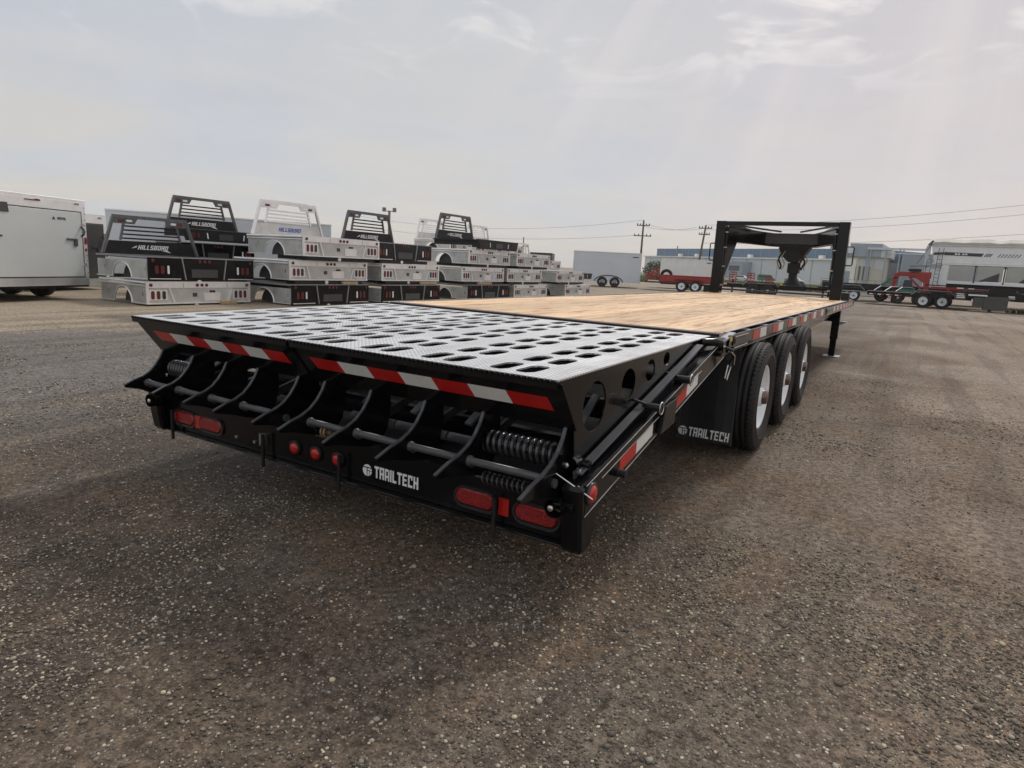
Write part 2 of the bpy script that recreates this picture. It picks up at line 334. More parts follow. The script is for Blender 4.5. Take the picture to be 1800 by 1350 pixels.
# block lettering: letters as strokes on a 5 x 7 grid
GL = {'T': [(0, 5.6, 5, 7), (1.7, 0, 3.3, 5.6)], 'R': [(0, 0, 1.5, 7), (1.5, 5.7, 5, 7), (3.5, 2.6, 5, 5.7), (1.5, 2.6, 3.5, 3.8), (3.3, 0, 4.8, 2.6)],
      'A': [(0, 0, 1.5, 7), (1.5, 5.6, 3.6, 7), (3.5, 0, 5, 6.6), (1.5, 1.9, 3.5, 3.1)], 'I': [(0, 0, 1.6, 7)], 'L': [(0, 0, 1.6, 7), (1.6, 0, 4.4, 1.4)],
      'E': [(0, 0, 1.6, 7), (1.6, 0, 4.6, 1.3), (1.6, 2.9, 4.2, 4.1), (1.6, 5.7, 4.6, 7)], 'C': [(0, 0, 1.6, 7), (1.6, 0, 4.7, 1.4), (1.6, 5.6, 4.7, 7), (3.4, 4.4, 4.7, 5.6)],
      'H': [(0, 0, 1.6, 7), (3.4, 0, 5, 7), (1.6, 2.8, 3.4, 4.2)], 'S': [(0, 0, 4.8, 1.4), (3.3, 1.4, 4.8, 4.1), (0, 2.8, 3.3, 4.1), (0, 4.1, 1.5, 7), (1.5, 5.6, 4.8, 7)],
      'B': [(0, 0, 1.5, 7), (1.5, 0, 4.6, 1.2), (1.5, 2.9, 4.4, 4), (1.5, 5.8, 4.6, 7), (3.4, 1.2, 4.9, 2.9), (3.2, 4, 4.7, 5.8)],
      'O': [(0, 0, 1.5, 7), (3.5, 0, 5, 7), (1.5, 0, 3.5, 1.3), (1.5, 5.7, 3.5, 7)], 'Y': [(0, 4, 1.5, 7), (3.5, 4, 5, 7), (0, 3, 5, 4), (1.7, 0, 3.3, 3)]}
WD = {'I': 1.6, 'L': 4.4}
def lettering(text, h, t=.002, shear=0., gap=.9):
    """letters in the XZ plane facing -Y, starting at x=0; returns MB and the width"""
    mb = MB(); x = 0; k = h/7
    for ch in text:
        if ch == ' ': x += 3; continue
        for a, b, c, d in GL[ch]:
            q = [(a, b), (c, b), (c, d), (a, d)]
            mb.prism([((x+px+py*shear)*k, py*k) for px, py in q], -t, 0, 'y')
        x += WD.get(ch, 5)+gap
    return mb, (x-gap)*k
def logo_disc(mb, cx, cz, r, y, t=.002):
    """round emblem: white disc broken by a dark T bar and a stem"""
    def arc(a0, a1, n=10): return [(cx+r*cos(radians(a0+(a1-a0)*i/n)), cz+r*sin(radians(a0+(a1-a0)*i/n))) for i in range(n+1)]
    mb.prism(arc(35, 145), y-t, y, 'y')
    mb.prism(arc(158, 262)+[(cx-.14*r, cz+.37*r)], y-t, y, 'y')
    mb.prism([(cx+.06*r, cz+.37*r), (cx+.93*r, cz+.37*r), (cx+.99*r, cz+.05*r), (cx+.06*r, cz+.05*r)], y-t, y, 'y')
    mb.prism([(cx+.06*r, cz-.1*r), (cx+.36*r, cz-.1*r), (cx+.36*r, cz-.93*r), (cx+.06*r, cz-.99*r)], y-t, y, 'y')
    mb.prism(arc(-58, -6)+[(cx+.53*r, cz-.1*r)], y-t, y, 'y')

# ------------------------------------------------------------------ ground
def ground_material():
    m = bpy.data.materials.new('gravel_ground'); m.use_nodes = True; nt = m.node_tree; N = nt.nodes; L = nt.links; p = N['Principled BSDF']
    g = N.new('ShaderNodeNewGeometry'); P = g.outputs['Position']
    def noise(scale, det=6, rough=.6, dist=0., stretch=None):
        v = P
        if stretch:
            mp = N.new('ShaderNodeMapping'); mp.inputs['Scale'].default_value = stretch[:3]; mp.inputs['Rotation'].default_value = (0, 0, stretch[3]); L.new(P, mp.inputs[0]); v = mp.outputs[0]
        a = N.new('ShaderNodeTexNoise'); a.inputs['Scale'].default_value = scale; a.inputs['Detail'].default_value = det; a.inputs['Roughness'].default_value = rough; a.inputs['Distortion'].default_value = dist; L.new(v, a.inputs['Vector']); return a.outputs[0]
    def mr(f, a, b, c=0., d=1.):
        q = N.new('ShaderNodeMapRange'); q.interpolation_type = 'SMOOTHSTEP'; L.new(f, q.inputs[0]); q.inputs[1].default_value = a; q.inputs[2].default_value = b; q.inputs[3].default_value = c; q.inputs[4].default_value = d; return q.outputs[0]
    def mix(f, a, b, t='MIX'):
        q = N.new('ShaderNodeMix'); q.data_type = 'RGBA'; q.blend_type = t
        for s, v in ((q.inputs[0], f), (q.inputs[6], a), (q.inputs[7], b)):
            if isinstance(v, tuple): s.default_value = (*v, 1)
            elif isinstance(v, float): s.default_value = v
            else: L.new(v, s)
        return q.outputs[2]
    def mth(op, a, b):
        q = N.new('ShaderNodeMath'); q.operation = op
        for i, v in enumerate((a, b)):
            if isinstance(v, float): q.inputs[i].default_value = v
            else: L.new(v, q.inputs[i])
        return q.outputs[0]
    sp = N.new('ShaderNodeSeparateXYZ'); L.new(P, sp.inputs[0])
    big = noise(.35, 5, .55, .5); med = noise(1.7, 6, .6, .6); track = noise(.9, 6, .6, .8, (1.6, .35, 1, .25)); fine = noise(38, 5, .7); grit = noise(140, 3, .6)
    soil = (.138, .095, .061); grav = (.118, .097, .078); dry = (.31, .245, .175); damp = (.058, .042, .030)
    c = mix(mr(med, .40, .60), soil, grav)
    c = mix(mth('MULTIPLY', mr(big, .45, .58), .8), c, damp)
    # dry pale dirt: patches, and the yard's drier strips on both sides
    xn = mth('ADD', sp.outputs[0], mth('MULTIPLY', mth('SUBTRACT', big, .5), 7.))
    side = mth('ADD', mth('SUBTRACT', mr(xn, 1.5, 2.9, 0., .30), mr(sp.outputs[1], .9, .2, 0., .14)), mr(xn, -9.0, -7.0, .1, -.12))
    dr = mr(mth('ADD', mth('ADD', mth('MULTIPLY', track, .6), mth('MULTIPLY', noise(.55, 4, .5, .3), .4)), side), .46, .78)
    c = mix(mth('MULTIPLY', mr(sp.outputs[0], -1.5, -4., 0., .8), mr(sp.outputs[0], -9.5, -7.5, 0., 1.)), c, (.185, .168, .155))
    c = mix(mth('MULTIPLY', mth('MULTIPLY', dr, mr(noise(5.5, 6, .7, .5), .30, .62, .35, 1.)), .9), c, dry)
    c = mix(mth('MULTIPLY', mr(xn, -9.0, -7.5, .8, 0.), .9), c, (.40, .335, .245))
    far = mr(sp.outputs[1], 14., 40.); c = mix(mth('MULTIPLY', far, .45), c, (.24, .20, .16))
    c = mix(mth('MULTIPLY', mth('MULTIPLY', mr(xn, .2, 2.6), mr(med, .3, .6, .5, 1.)), .65), c, (.25, .19, .135))
    tk = noise(.8, 3, .5, .35, (3.6, .16, 1, -.42)); tk2 = noise(1.1, 3, .5, .3, (3.2, .14, 1, .95))
    c = mix(mth('MULTIPLY', mr(tk, .52, .63), .38), c, (.070, .052, .038)); c = mix(mth('MULTIPLY', mr(tk2, .56, .64), .40), c, (.19, .155, .115))
    rw = noise(.55, 5, .6, 1.6, (.55, 2.2, 1, .35)); rab = N.new('ShaderNodeMath'); rab.operation = 'ABSOLUTE'; L.new(mth('SUBTRACT', rw, .5), rab.inputs[0])
    c = mix(mth('MULTIPLY', mr(rab.outputs[0], .0, .007, 1., 0.), mth('MULTIPLY', mr(sp.outputs[1], .6, 2.2), .5)), c, (.050, .038, .028))
    f2 = mr(fine, .32, .68, .45, 1.55); g2 = mr(grit, .32, .68, .7, 1.3)
    vm = N.new('ShaderNodeVectorMath'); vm.operation = 'SCALE'; L.new(c, vm.inputs[0]); L.new(mth('MULTIPLY', f2, g2), vm.inputs['Scale']); c = vm.outputs[0]
    # small pale stones pressed in
    for sc_, th, colr in ((55, .23, (.36, .33, .28)), (95, .25, (.27, .26, .25)), (24, .12, (.30, .27, .22))):
        vo = N.new('ShaderNodeTexVoronoi'); vo.inputs['Scale'].default_value = float(sc_); vo.inputs['Randomness'].default_value = 1; L.new(P, vo.inputs['Vector'])
        cs = N.new('ShaderNodeSeparateColor'); L.new(vo.outputs['Color'], cs.inputs[0])
        k = mth('MULTIPLY', mr(vo.outputs['Distance'], th*.7, th, 1., 0.), mr(cs.outputs[0], .74, .78)); c = mix(k, c, colr)
    L.new(c, p.inputs['Base Color'])
    L.new(mr(big, .35, .6, .95, .72), p.inputs['Roughness']); p.inputs['Specular IOR Level'].default_value = .3
    b1 = N.new('ShaderNodeBump'); b1.inputs['Strength'].default_value = .9; b1.inputs['Distance'].default_value = .07; L.new(mth('ADD', mth('ADD', mth('MULTIPLY', med, .4), mth('MULTIPLY', track, .4)), mth('MULTIPLY', mth('ADD', tk, tk2), .5)), b1.inputs['Height'])
    b2 = N.new('ShaderNodeBump'); b2.inputs['Strength'].default_value = .9; b2.inputs['Distance'].default_value = .012; L.new(mth('ADD', fine, mth('MULTIPLY', grit, .4)), b2.inputs['Height']); L.new(b1.outputs[0], b2.inputs['Normal'])
    L.new(b2.outputs[0], p.inputs['Normal'])
    return m
MT['ground'] = ground_material()
from mathutils import noise as mnoise
def gh(x, y):
    """gentle relief of the yard, flat (0) away from the near field"""
    d = math.hypot(x-1.5, y-1); f = max(0, min(1, (16-d)/8))
    return f*(.010*mnoise.noise(Vector((x*.8, y*.8, 0)))+.006*mnoise.noise(Vector((x*2.7, y*2.7, 4))))-.010*f
def ground():
    mb = MB(); n = 150
    xs = [-18+36*i/n for i in range(n+1)]; ys = [-6+30*i/n for i in range(n+1)]
    vs = [(x, y, gh(x, y) if 0 < i < n and 0 < j < n else 0) for j, y in enumerate(ys) for i, x in enumerate(xs)]
    fs = [(j*(n+1)+i, j*(n+1)+i+1, (j+1)*(n+1)+i+1, (j+1)*(n+1)+i) for j in range(n) for i in range(n)]
    mb.add(vs, fs, 0, True)
    B = 1200
    mb.add([(-B, -B, 0), (B, -B, 0), (B, -6, 0), (-B, -6, 0)], [(0, 1, 2, 3)]); mb.add([(-B, 24, 0), (B, 24, 0), (B, B, 0), (-B, B, 0)], [(0, 1, 2, 3)])
    mb.add([(-B, -6, 0), (-18, -6, 0), (-18, 24, 0), (-B, 24, 0)], [(0, 1, 2, 3)]); mb.add([(18, -6, 0), (B, -6, 0), (B, 24, 0), (18, 24, 0)], [(0, 1, 2, 3)])
    mb.build('ground', 'ground', kind='structure')
ground()

def stones():
    m = mat('stone', (.2, .19, .17), .85, spec=.3, bump=.3, bscale=150); nt = m.node_tree; N = nt.nodes; L = nt.links; p = N['Principled BSDF']
    g = N.new('ShaderNodeNewGeometry'); cr = N.new('ShaderNodeValToRGB'); L.new(g.outputs['Random Per Island'], cr.inputs[0]); e = cr.color_ramp.elements
    e[0].position = 0; e[0].color = (.10, .088, .074, 1); e[1].position = 1; e[1].color = (.72, .64, .50, 1)
    for q, c in ((.32, (.12, .105, .086)), (.58, (.19, .165, .132)), (.76, (.29, .26, .21)), (.90, (.45, .40, .32)), (.97, (.60, .52, .37))): a = e.new(q); a.color = (*c, 1)
    L.new(cr.outputs[0], p.inputs['Base Color']); MT['stone'] = m
    tv, tf = [], []
    for k in range(6):
        bm = bmesh.new(); bmesh.ops.create_icosphere(bm, subdivisions=1, radius=1)
        for v in bm.verts: v.co *= 1+.32*(random.random()-.5)
        V = np.array([v.co[:] for v in bm.verts])*np.array([1, .72+.2*random.random(), .52]); Fc = np.array([[v.index for v in f.verts] for f in bm.faces]); bm.free(); tv.append(V); tf.append(Fc)
    pos = []
    n = 105000
    # spread over the ground the camera sees, thinning with distance, in drifts
    while len(pos) < n:
        a = radians(random.uniform(-75, 24)); r = .7+8.5*random.random()**1.7
        x = CP.x+sin(a)*r; y = CP.y+cos(a)*r
        dn = mnoise.noise(Vector((x*.7, y*.7, 2)))+.5*mnoise.noise(Vector((x*2.2, y*2.2, 7)))
        if random.random() > (.10+1.4*max(0, dn+.05) if y > 1.1+.5*dn else .30+1.7*max(0, dn+.12)): continue
        pos.append((x, y, r))
    VV, FF = [], []; o = 0
    for x, y, r in pos:
        k = random.randrange(6); s = .0021+.0050*random.random()**2.0
        big_ = random.random() < .010
        if big_: s = .007+.006*random.random()
        if r > 5: s *= 1.35
        t = random.random()*2*pi; c_, s_ = cos(t), sin(t)
        R = np.array([[c_, -s_, 0], [s_, c_, 0], [0, 0, 1]])
        VV.append((tv[k]*s)@R.T+np.array([x, y, gh(x, y)+s*.22])); FF.append(tf[k]+o); o += len(tv[k])
    VV = np.concatenate(VV); FF = np.concatenate(FF)
    me = bpy.data.meshes.new('gravel'); me.vertices.add(len(VV)); me.vertices.foreach_set('co', VV.ravel()); me.loops.add(FF.size); me.loops.foreach_set('vertex_index', FF.ravel().astype(np.int32))
    me.polygons.add(len(FF)); me.polygons.foreach_set('loop_start', np.arange(0, FF.size, 3, dtype=np.int32)); me.polygons.foreach_set('loop_total', np.full(len(FF), 3, np.int32)); me.update(); me.materials.append(m)
    ob = bpy.data.objects.new('gravel', me); COL.objects.link(ob); ob['kind'] = 'stuff'; ob['label'] = 'loose grey and tan gravel strewn over the dark dirt yard'; ob['category'] = 'gravel'
stones()

# ------------------------------------------------------------------ wheels (shared meshes)
def tyre_mesh(R=.375, w=.22, ri=.222, name='tyre', seg=72, detail=True):
    mb = MB(); h = w/2
    prof = [(-h*.80, ri), (-h*.92, ri+.02), (-h, ri+(R-ri)*.45), (-h*.97, ri+(R-ri)*.75), (-h*.86, R-.012), (-h*.80, R-.003)]
    g = []
    if detail:
        for x in (-.52, -.18, .18, .52): g += [(h*(x-.06), R), (h*(x-.05), R-.010), (h*(x+.05), R-.010), (h*(x+.06), R)]
    prof2 = prof+g+[(-a, r) for a, r in reversed(prof)]
    mb.lathe(prof2, (0, 0, 0), 'x', seg)
    if detail:
        mb.lathe([(h*.99, ri+(R-ri)*.40), (h*1.035, ri+(R-ri)*.44), (h*1.035, ri+(R-ri)*.50), (h*.99, ri+(R-ri)*.54)], (0, 0, 0), 'x', seg)
        for k in range(seg):   # shoulder lugs
            t = 2*pi*(k+.5)/seg
            for sx in (-1, 1):
                a = Vector((sx*h*.93, (R-.020)*cos(t), (R-.020)*sin(t))); b = Vector((sx*h*.62, (R+.001)*cos(t), (R+.001)*sin(t)))
                rad = Vector((0, cos(t), sin(t)))
                mb.bar(a, b, .016, .010, 0, rad)
    return mb.mesh(name, 'rubber')
def rim_mesh(ri=.224, w=.17, name='wheel', dish=.055, outset=True, m='rimwhite'):
    """axis along x, outer face +x"""
    mb = MB(); h = w/2
    mb.lathe([(h, ri+.004), (h+.006, ri-.004), (h-.006, ri-.016), (h-.05, ri-.030), (h-.075, ri-.038), (h-.080, ri-.060), (h-.050, ri-.095), (h-.048, .085), (h-.048, .001)], (0, 0, 0), 'x', 48)
    mb.lathe([(-h, ri+.004), (-h-.004, ri-.01), (h-.06, ri-.036)], (0, 0, 0), 'x', 40)
    for i in range(8):
        t = 2*pi*(i+.5)/8; mb.lathe([(h-.0475, .0005), (h-.0475, .016), (h-.050, .016)], (0, .122*cos(t), .122*sin(t)), 'x', 8, 1, False)
    return mb.mesh(name, [m, 'darkprint'])
def hub_mesh(name='hub', k=1.):
    mb = MB()
    mb.lathe([(.035, .066*k), (.088, .063*k), (.092, .052*k)], (0, 0, 0), 'x', 20, 2); mb.lathe([(.090, .052*k), (.118, .047*k), (.124, .036*k), (.125, .001)], (0, 0, 0), 'x', 20, 0)
    mb.lathe([(.030, .075*k), (.068, .072*k), (.072, .064*k)], (0, 0, 0), 'x', 20, 2)
    for i in range(8):
        t = 2*pi*i/8; mb.lathe([(.030, .013), (.062, .013), (.064, .001)], (0, .083*cos(t), .083*sin(t)), 'x', 6, 1, False)
    return mb.mesh(name, ['hubcap', 'chrome', 'rimwhite'])
TYRE, RIM, HUB = tyre_mesh(), rim_mesh(), hub_mesh()
RIM_D = rim_mesh(m='greysteel')
TYRE_S = tyre_mesh(.375, .22, .222, 'tyre', 32, False)
def wheel(parent, x, y, z=.375, side=1, s=1., tyre=None, rim=None, wide=1.):
    rot = (0, 0, 0) if side > 0 else (0, 0, pi)
    w = link('wheel', rim or RIM, parent, (x, y, z), rot); w.scale = (s*wide, s, s)
    link('tyre', tyre or TYRE, w); link('hub', HUB, w)
    return w

# ------------------------------------------------------------------ the gooseneck trailer
DZ, DL, DF = .855, 1.97, 11.85          # deck top, deck rear edge, deck front edge
T = thing('gooseneck_trailer', 'black gooseneck flatbed with timber deck and folded tread plate ramps, in the foreground', 'trailer')

# deck planks
BASEP = {}
nx = 14; x0, x1 = -1.232, 1.232; pw = (x1-x0)/nx
for i in range(nx):
    cuts = [DL+.05, DL+.05+random.choice((3.05, 3.6, 4.27)), 0, DF-.06]; cuts[2] = min(cuts[1]+3.66, DF-1.2)
    for a, b in zip(cuts[:-1], cuts[1:]):
        w = pw/2-.0028; hl = (b-a)/2-.003; dz = random.uniform(-.0022, .0022)
        mb = MB(); c = .002
        pr = [(-w, -.036), (w, -.036), (w, -c), (w-c, 0), (-w+c, 0), (-w, -c)]
        mb.prism(pr, -hl, hl, 'y')
        mb.build('plank', 'wood', T, loc=(x0+pw*(i+.5), (a+b)/2, DZ+dz))
# frame beneath the deck
mb = MB()
for sx in (-1, 1):
    x = sx*.46
    mb.box(x-.07, x+.07, DL, DF, .765, .778); mb.box(x-.07, x+.07, DL, DF, .44, .455); mb.box(x-.006, x+.006, DL, DF, .455, .765)
mb.build('main_beam', 'black', T, .002)
y = DL+.15
while y < DF:
    mb = MB(); mb.box(-1.225, 1.225, y, y+.006, .745, .812); mb.box(-1.225, 1.225, y, y+.045, .806, .812)
    mb.build('crossmember', 'black', T); y += .406
mb = MB(); mb.box(-1.235, 1.235, DL-.055, DL+.045, DZ-.10, DZ-.012); mb.box(-1.235, 1.235, DL-.035, DL+.047, DZ-.012, DZ+.004)
MT['rust'] = mat('rusty_edge', (.035, .014, .014), .4, var=.3, vscale=20); mb.build('deck_edge', 'rust', T, .002)
mb = MB(); mb.box(-1.235, 1.235, DF-.055, DF, DZ-.11, DZ+.003); mb.build('front_rail', 'black', T, .002)
# side rails: channel, rub rail on stake pockets
ztop = DZ; zb = .75
for sx in (-1, 1):
    mb = MB()
    mb.box(*sorted((sx*1.234, sx*1.249)), DL-.05, DF, zb, ztop+.003); mb.box(*sorted((sx*1.249, sx*1.292)), DL+.02, DF, zb, zb+.008)
    mb.build('side_rail', 'black', T, .002)
    mb = MB(); mb.box(*sorted((sx*1.282, sx*1.292)), DL+.02, DF+.02, zb+.008, ztop-.004); mb.build('rub_rail', 'black', T, .0015)
    y = DL+.62
    while y < DF:
        mb = MB(); mb.box(*sorted((sx*1.2495, sx*1.2815)), y, y+.05, zb+.009, ztop-.006); mb.build('spacer', 'padgrey', T); y += .61
    # outer tread of pale top flange and clipped corner
    mb = MB(); mb.box(*sorted((sx*1.236, sx*1.252)), DL+.1, DF, ztop+.0035, ztop+.007); mb.build('deck_trim', 'padgrey', T)
# reflective tape on the right rub rail
def side_tape(sx, y0, y1, m):
    mb = MB(); mb.box(*sorted((sx*1.2923, sx*1.2935)), y0, y1, zb+.028, ztop-.012); mb.build('reflective_tape', m, T)
for sx in (-1, 1):
    y = 2.66
    while y < 7.0:
        side_tape(sx, y, y+.24, 'tapered'); side_tape(sx, y+.243, y+.46, 'tapewhite'); y += .73
    y = 8.0
    while y < DF-.30:
        side_tape(sx, y, y+.22, 'tapewhite'); side_tape(sx, y+.24, y+.46, 'tapered'); y += .52
    for yb in (2.06, 7.05):
        mb = MB(); mb.box(*sorted((sx*1.293, sx*1.305)), yb, yb+.40, zb+.02, zb+.03); mb.box(*sorted((sx*1.293, sx*1.305)), yb, yb+.40, ztop-.02, ztop-.012)
        mb.box(*sorted((sx*1.293, sx*1.298)), yb+.02, yb+.38, zb+.035, ztop-.025); mb.build('marker_box', 'black', T)
        mb = MB(); mb.box(*sorted((sx*1.2985, sx*1.302)), yb+.05, yb+.34, zb+.045, ztop-.032); mb.build('marker_light', 'charcoal', T)
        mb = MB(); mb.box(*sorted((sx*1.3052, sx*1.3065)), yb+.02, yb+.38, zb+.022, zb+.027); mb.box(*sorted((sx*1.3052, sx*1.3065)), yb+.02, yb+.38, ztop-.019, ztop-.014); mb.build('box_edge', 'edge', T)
    mb = MB(); mb.box(*sorted((sx*1.2933, sx*1.2945)), DL-.02+.05, DL+.09, ztop-.04, ztop-.018); mb.build('decal', 'amber', T)

# dovetail frames sloping to the rear
def lerp(a, b, t): return a+(b-a)*t
DT0, DT1 = (.12, .353, .467), (1.95, .742, .862)    # y, lower z, upper z
for sx in (-1, 1):
    mb = MB()
    y0, l0, h0 = DT0; y1, l1, h1 = 1.90, .735, .845
    X = lambda a: sx*a
    lo, hi = sorted((X(1.284), X(1.292)))
    mb.prism([(y0, l0), (y1, l1), (y1, h1), (y0, h0)], lo, hi, 'x')
    lo, hi = sorted((X(1.235), X(1.2845)))
    mb.prism([(y0, l0), (y1, l1), (y1, l1+.009), (y0, l0+.009)], lo, hi, 'x')
    mb.prism([(y0, h0-.009), (y1, h1-.009), (y1, h1), (y0, h0)], lo, hi, 'x')
    mb.build('dovetail_beam', 'black', T, .0018)
    mb = MB(); lo, hi = sorted((X(1.226), X(1.262)))
    mb.prism([(y0+.02, h0+.022), (1.55, .822), (1.55, .830), (y0+.02, h0+.030)], lo, hi, 'x')
    lo, hi = sorted((X(1.228), X(1.236)))
    mb.prism([(y0+.02, h0-.02), (1.55, .78), (1.55, .8215), (y0+.02, h0+.0215)], lo, hi, 'x')
    mb.build('ramp_guide', 'guide', T, .0015)
    # sky glint painted as pale strips along the flange edges, plus a ledge line
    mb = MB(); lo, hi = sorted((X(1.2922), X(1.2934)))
    mb.prism([(y0, l0), (y1, l1), (y1, l1+.0035), (y0, l0+.0035)], lo, hi, 'x'); mb.prism([(y0, h0-.0035), (y1, h1-.0035), (y1, h1), (y0, h0)], lo, hi, 'x'); mb.prism([(.25, h0-.028+.02), (1.45, h0-.028+.02+1.2*.2067), (1.45, h0-.025+.02+1.2*.2067), (.25, h0-.025+.02)], *sorted((X(1.2922), X(1.2934))), 'x'); mb.build('flange_glint', 'edge', T)
    # corner: folded grey flange from the deck corner down on to the dovetail
    mb = MB(); lo, hi = sorted((X(1.236), X(1.293)))
    mb.prism([(DL+.16, DZ+.005), (1.80, .822), (1.80, .812), (DL+.16, DZ-.010)], lo, hi, 'x'); mb.build('corner_flange', 'padgrey', T, .0015)
    mb = MB(); lo, hi = sorted((X(1.270), X(1.2835)))
    mb.prism([(DL+.16, DZ-.012), (1.82, .808), (1.82, .72), (DL+.10, zb)], lo, hi, 'x'); mb.build('corner_plate', 'black', T, .0015)
    # tape on the dovetail
    def dz(y): return lerp(l0, l1, (y-y0)/(y1-y0))
    for ya, yb_, yc in ((.41, .575, .76), (1.05, 1.21, 1.39)):
        for a, b, m in ((ya, yb_, 'tapered'), (yb_+.003, yc, 'tapewhite')):
            mb = MB(); lo, hi = sorted((X(1.2922), X(1.2934)))
            mb.prism([(a, dz(a)+.022), (b, dz(b)+.022), (b, dz(b)+.078), (a, dz(a)+.078)], lo, hi, 'x'); mb.build('reflective_tape', m, T)
    # hinge lug, pins and rings
    mb = MB(); lo, hi = sorted((X(1.2925), X(1.318)))
    mb.prism([(.80, dz(.8)+.01), (.98, dz(.98)-.01), (.99, dz(.99)+.105), (.84, dz(.84)+.12)], lo, hi, 'x'); mb.build('stake_pocket', 'black', T, .004)
    for yy, zz, r in ((.40, dz(.40)+.028, .016), (.74, dz(.74)+.150, .017), (1.15, dz(1.15)+.128, .018)):
        mb = MB(); a, b = sorted((X(1.25), X(1.326)))
        mb.tube([(a, yy, zz), (b, yy, zz)], r, 14); mb.tube([(X(1.2), yy-.03, zz+.03), (X(1.27), yy-.02, zz+.012)], .006, 6); mb.build('lock_pin', 'black_matt', T)
        if yy > .7:
            mb = MB(); mb.tube([(X(1.327), yy+.005+.026*cos(t), zz+.026*sin(t)) for t in [2*pi*k/18 for k in range(18)]], .0028, 5, closed=True); mb.build('pin_ring', 'chrome', T)
    # tail marker lamp on the side
    mb = MB(); mb.lathe([(1.2925*sx, .042), (1.298*sx, .042), (1.298*sx, .032)], (0, .165, dz(.165)+.062), 'x', 24, 0)
    mb.build('lamp_bezel', 'greysteel', T)
    mb = MB(); mb.lathe([(1.2926*sx, .033), (1.302*sx, .029), (1.306*sx, .016), (1.307*sx, .0005)], (0, .165, dz(.165)+.062), 'x', 24); mb.build('side_lamp', 'lensrefl', T)
    # rear corner post with bosses
    mb = MB(); lo, hi = sorted((X(1.205), X(1.290)))
    mb.prism([(.085, .46), (.16, .475), (.26, .50), (.24, .33), (.20, .222), (.14, .205), (.115, .215), (.10, .30)], lo, hi, 'x'); mb.build('corner_post', 'black', T, .012)
    for yy, zz in ((.10, .385), (.20, .512)):
        mb = MB(); mb.lathe([(-.05, .034), (.0, .034), (.004, .026), (.004, .0005)], (X(1.205), yy, zz), 'y', 18); mb.tube([(X(1.19), yy-.0, zz), (X(1.262), yy, zz)], .018, 12)
        mb.build('pivot_boss', 'black', T)
        mb = MB(); mb.lathe([(-.052, .011), (-.058, .010), (-.058, .0005)], (X(1.197), yy, zz), 'y', 10); mb.build('grease_nipple', 'zinc', T)
mb = MB(); mb.tube([(1.17, .07, .515), (1.318, .118, .425)], .0022, 5); mb.build('safety_wire', 'print', T)

# rear beam with lamps
BY = .165; bz0, bz1 = .222, .395
mb = MB()
mb.box(-1.20, 1.20, BY, BY+.012, bz0, bz1); mb.box(-1.225, 1.225, BY-.035, BY+.02, bz0-.008, bz0); mb.box(-1.20, 1.20, BY+.012, BY+.09, bz1-.008, bz1)
mb.build('rear_beam', 'black', T, .003)
def rrect(cx, cz, w, h, n=8):
    r = h/2; return [(cx+(w/2-r)+r*cos(radians(-90+180*i/n)), cz+r*sin(radians(-90+180*i/n))) for i in range(n+1)]+[(cx-(w/2-r)+r*cos(radians(90+180*i/n)), cz+r*sin(radians(90+180*i/n))) for i in range(n+1)]
for cx in (-1.07, -.84, .815, 1.085):
    mb = MB(); mb.prism(rrect(cx, .291, .200, .088), BY-.010, BY-.0005, 'y', [rrect(cx, .295, .184, .070)]); mb.build('lamp_bezel', 'greysteel', T)
    mb = MB(); mb.prism(rrect(cx, .295, .178, .064), BY-.016, BY-.001, 'y'); mb.build('tail_lamp', 'lens', T, .006)
for cx in (-.955, .945):
    mb = MB(); mb.box(cx-.022, cx+.022, BY-.008, BY-.001, .258, .325); mb.build('reflector', 'lensrefl', T, .001)
for cx in (-.205, -.065, .075):
    mb = MB(); mb.lathe([(BY-.002, .036), (BY-.012, .036), (BY-.012, .028)], (cx, 0, .298), 'y', 20); mb.build('lamp_bezel', 'black_matt', T)
    mb = MB(); mb.lathe([(BY-.003, .028), (BY-.016, .026), (BY-.021, .014), (BY-.022, .0005)], (cx, 0, .298), 'y', 20); mb.build('marker_lamp', 'lensrefl', T)
mb, wd = lettering('TRAILTECH', .052, .0015); sc = .240/wd
mb.v = [(v[0]*sc, v[1], v[2]) for v in mb.v]
logo_disc(mb, -.042, .024, .026, 0, .0015)
mb.build('lettering', 'print', T, loc=(.290, BY-.001, .262))
for cx in (-1.14, -.40, .11, .92):
    mb = MB(); mb.tube([(cx, BY-.032, .33), (cx, BY-.032, .172)], .0085, 10); mb.build('peg', 'black_matt', T)
for cx in (-.64, -.50):
    mb = MB(); mb.disc((cx, BY-.006, .27), .008, 'y', .006, 10); mb.build('bolt', 'zinc', T)
mb = MB(); mb.box(-.44, -.405, BY-.02, BY-.002, .275, .325); mb.box(-.437, -.432, BY-.024, BY-.0195, .27, .33); mb.build('latch', 'zinc', T)
mb, wd = lettering('', .03)
# underside of the dovetail: crossmembers, long tubes
mb = MB(); mb.prism([(.30, .375), (1.95, .70), (1.95, .694), (.30, .369)], -1.23, 1.23, 'x'); mb.build('dovetail_floor', 'black_matt', T)
for yy, zz in ((.45, .43), (.85, .52), (1.25, .60), (1.65, .69)):
    mb = MB(); mb.box(-1.235, 1.235, yy, yy+.008, zz, zz+.09); mb.box(-1.235, 1.235, yy, yy+.05, zz+.082, zz+.09); mb.build('crossmember', 'black', T, .002)
for sx in (-1, 1):
    mb = MB(); mb.prism([(.25, .36), (2.0, .46), (2.0, .77), (.25, .45)], sx*.46-.005, sx*.46+.005, 'x'); mb.build('dovetail_rib', 'black', T)

